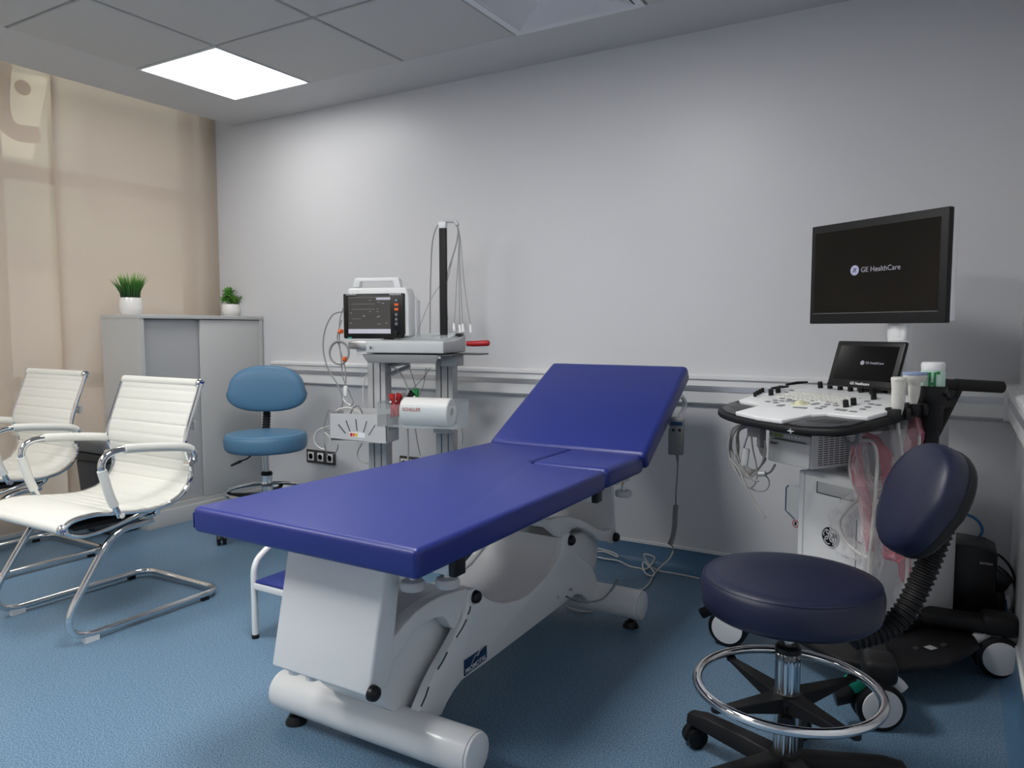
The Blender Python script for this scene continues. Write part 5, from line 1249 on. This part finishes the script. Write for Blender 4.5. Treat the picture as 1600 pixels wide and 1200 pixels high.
# probe cables in plastic sleeves
def cablex(name, pts, r, m, v0, label, cat, group=None, k=8):
    P = [UM @ up_(p[0], p[1], v=(p[2] if len(p) > 2 else v0)) for p in pts]
    return solid(name, MB().tube(spline(P, k), r, 8), m, label, cat, group, smooth=60)
def sleeve(pts, widths, m, v0, label, seed):
    rnd = random.Random(seed); P = [UM @ up_(p[0], p[1], v=(p[2] if len(p) > 2 else v0)) for p in pts]
    Q = spline(P, 9); W = [widths[min(len(widths)-1, int(i/9))]*(1-(i/9 % 1))+widths[min(len(widths)-1, int(i/9)+1)]*(i/9 % 1) for i in range(len(Q))]
    mb = MB().tube(Q, W, 20, flat=.55, caps=False)
    n = 20
    ph = [rnd.uniform(0, 6) for _ in range(8)]
    for i, v in enumerate(mb.v):
        j = i//n; c = Q[j]; a = 2*PI*(i % n)/n
        f = 1+.13*math.sin(a*3+j*.35+ph[0])+.09*math.sin(a*5-j*.5+ph[1])+.08*math.sin(j*.8+ph[2])+rnd.uniform(-.05, .05)
        mb.v[i] = c+(v-c)*f
    o = solid('plastic_sleeve', mb, m, label, 'plastic sleeve', smooth=60); return o
cablex('probe_cable', [(1403,636,-.09),(1403,665),(1408,700),(1409,735),(1395,755),(1370,768),(1345,778),(1325,795),(1312,815),(1318,840),(1338,862),(1358,872)], .0052, M_['wcable'], -.16, 'white probe cable from the slim probe, crossing in front of the machine', 'cable')
cablex('probe_cable', [(1337,692),(1329,715),(1330,745),(1345,780),(1360,805),(1366,840),(1362,880),(1356,925)], .0052, M_['wcable'], -.18, 'white probe cable hanging from the hook down the machine front', 'cable')
cablex('probe_cable', [(1345,688),(1362,690),(1370,712),(1369,760),(1364,820),(1359,870),(1355,935)], .0052, M_['wcable'], -.20, 'white probe cable nearest the camera, hanging straight from the hook', 'cable')
cablex('probe_cable', [(1428,640,-.05),(1436,690,-.08),(1425,760),(1418,830),(1418,870),(1416,910),(1404,940),(1393,965)], .0052, M_['wcable'], -.10, 'white probe cable from the wide probe, in the right-hand pink sleeve', 'cable')
sleeve([(1404,650,-.10),(1404,680),(1410,715),(1405,745),(1380,765),(1345,775),(1320,800),(1310,820),(1322,850),(1350,868)], [.018,.024,.022,.026,.026,.030,.030,.030,.034,.026], M_['film'], -.16, 'crinkled clear sleeve looping out to the round badge', 1)
sleeve([(1345,690),(1345,720),(1352,760),(1358,810),(1362,850),(1360,900),(1357,950)], [.022,.040,.046,.040,.046,.050,.040], M_['film'], -.20, 'crinkled clear sleeve hanging straight down the machine front', 2)
sleeve([(1345,683),(1338,705),(1340,740),(1352,780),(1355,820),(1360,860)], [.016,.026,.034,.030,.024,.020], M_['pink'], -.185, 'pink sleeve hanging from the hook, left strand', 3)
sleeve([(1345,678),(1368,690),(1384,720),(1388,770),(1387,810),(1390,850),(1392,868),(1405,870)], [.020,.022,.024,.022,.020,.020,.024,.022], M_['pink'], -.15, 'pink sleeve hanging from the hook, right strand', 4)
sleeve([(1434,640,-.04),(1432,670),(1425,710),(1415,760),(1412,820),(1412,870),(1418,910)], [.016,.022,.024,.022,.022,.020,.014], M_['pink'], -.07, 'pink sleeve hanging below the wide probe', 5)
sleeve([(1412,905,-.08),(1408,930),(1400,955)], [.016,.018,.014], M_['film'], -.10, 'short clear sleeve low beside the stool bellows', 6)
# coil of grey cables on the left hook
cg = thing('probe_cable_coil', 'coil of grey cables with connector hanging from the panel left side', 'cable', UM @ up_(1175, 760, v=-.27), math.radians(-34))
def gc(pts, r, m='cable', nm='cable', closed=False):
    P = [UM @ up_(p[0], p[1], v=-.27+(p[2] if len(p) > 2 else 0)) for p in pts]
    return part(nm, MB().tube(spline(P, 7), r, 7), M_[m], cg)
for i in range(7):
    j = (i-3)*random.uniform(.4, 1.6); gc([(1172+j*1.5,660+i,.006*i),(1150+j*3,672+j,.006*i),(1136+i*3+random.uniform(-3,3),698,.006*i),(1139+i*3.2+random.uniform(-4,4),722-i,.006*i),(1152+i*2.6,738-i*1.5,.006*i),(1172+i*1.5,746-i*2,.006*i),(1187+i*1.5,730-i*2,.006*i),(1196-i*1.2,708,.006*i),(1195-i*2,688,.006*i)], .0028)
gc([(1172,662,-.01),(1176,700,-.01),(1182,730,-.01),(1181,752,-.01),(1172,762,-.01),(1160,755,-.01),(1150,735,-.01),(1140,718,-.01)], .003)
gc([(1140,716,-.015),(1155,735,-.015),(1168,765,-.015),(1182,790,-.015),(1196,809,-.015)], .0038)
gc([(1176,664,-.012),(1165,690,-.012),(1160,720,-.012),(1170,745,-.012),(1185,752,-.012)], .0028)
gc([(1186,740,0),(1198,745,0),(1202,756,0),(1196,766,0),(1182,767,0),(1172,762,0)], .0028)
gc([(1192,742,0),(1204,737,0),(1211,726,0)], .004, 'mgrey')
q = UM @ up_(1165, 712, v=-.29); part('connector', MB(Matrix.Translation(q) @ Matrix.Rotation(.12, 4, 'Y')).box(-.011, .011, -.008, .008, -.035, .025), M_['gplas'], cg, bevel=.004)
q = UM @ up_(1190, 741, v=-.29); part('cable_tie', MB().cyl(q+Vector((-.010,0,0)), q+Vector((.012,0,.004)), .009, n=10), M_['alu'], cg)
# clear box on the machine's left
a = up_(1229, 762, v=.06); b = up_(1262, 832, v=.06)
bxm = thing('clear_holder', 'clear plastic box with round warning sticker at the machine left side', 'box', UM @ Vector(((a.x+b.x)/2, .08, b.z)), math.radians(-34))
o_ = MB().prism([(a.x, .06, a.z), (a.x+.012, .06, a.z+.012), (b.x+.02, .06, a.z+.012), (b.x+.02, .06, b.z), (b.x, .06, b.z), (a.x+.008, .06, b.z+.055), (a.x, .06, b.z+.06)], (0, .07, 0)); o_.v = [UM @ v for v in o_.v]
part('shell', o_, M_['clear'], bxm, bevel=.004)
ed = MB().tube([UM @ Vector(p) for p in ((a.x+.012, .058, a.z+.012), (a.x, .058, a.z), (a.x, .058, b.z+.06), (a.x+.008, .058, b.z+.055), (b.x, .058, b.z))], .0022, 6); part('edge', ed, M_['promo'], bxm)
q = up_(1243.5, 818, v=.056); s_ = MB(UM).lathe([(.0165, 0), (.0165, .001), (.001, .001)], q, 24, R); st = part('round_sticker', s_, M_['logo'], bxm)
part('sticker_ring', MB(UM).tube([q+Vector((.0135*math.cos(i*PI/12), -.0015, .0135*math.sin(i*PI/12))) for i in range(24)], .0016, 5, closed=True), M_['red'], st)
part('sticker_mark', MB(UM).box(q.x-.005, q.x+.005, q.y-.0025, q.y-.0012, q.z-.007, q.z+.008), M_['ink'], st)
# black power unit behind, with its cables
YU = 2.93
a = px(1497, 850, Y=YU); b = px(1558, 938, Y=YU)
ups = thing('power_unit', 'black uninterruptible power unit on the floor behind the ultrasound machine', 'power supply', ((a.x+b.x)/2, YU+.1, 0))
yb0, yb1 = YU, YU+.17
part('case', MB().prism([(a.x-.06, yb0, 0), (a.x+.115, yb0, 0), (a.x+.115, yb0, a.z-.02), (a.x+.08, yb0, a.z-.005), (a.x+.03, yb0, a.z), (a.x-.06, yb0, a.z)], (0, yb1-yb0, 0)), M_['black'], ups, bevel=.008)
q = px(1541, 881, Y=YU-.001); lettering('lettering', 'EATON', .011, M_['logo'], ups, frame(Vector((min(q.x, a.x+.085), YU-.0008, q.z)), (1,0,0), (0,0,1)))
part('plug_block', MB().cbox(px(1562, 905, Y=2.96), (.06,.05,.05), Matrix.Rotation(.5, 3, 'Y')), M_['black'], ups, bevel=.005)
part('rear_block', MB().box(a.x+.10, .165, YU+.02, YU+.14, 0, .22), M_['black'], ups, bevel=.02)
def yc(name, pts, r, m, label, Y):
    P = [px(p[0], p[1], Y=(p[2] if len(p) > 2 else Y)) for p in pts]; return solid(name, MB().tube(spline(P, 7), r, 7), m, label, 'cable', smooth=60)
yc('power_cable', [(1545,862,2.95),(1562,868),(1578,885),(1587,910),(1588,935),(1582,960),(1570,975,2.95)], .0042, M_['black'], 'black cord looping from the power unit down by the right wall', 2.98)
yc('power_cable', [(1560,885,2.95),(1575,897),(1585,915),(1586,935),(1578,955,2.95)], .0042, M_['dgrey'], 'shorter dark cord inside the black loop by the right wall', 2.97)
yc('network_cable', [(1492,803),(1510,804),(1527,813),(1535,828),(1528,840),(1508,846),(1492,846)], .005, M_['bluec'], 'blue cable loop above the black power unit', 3.12)
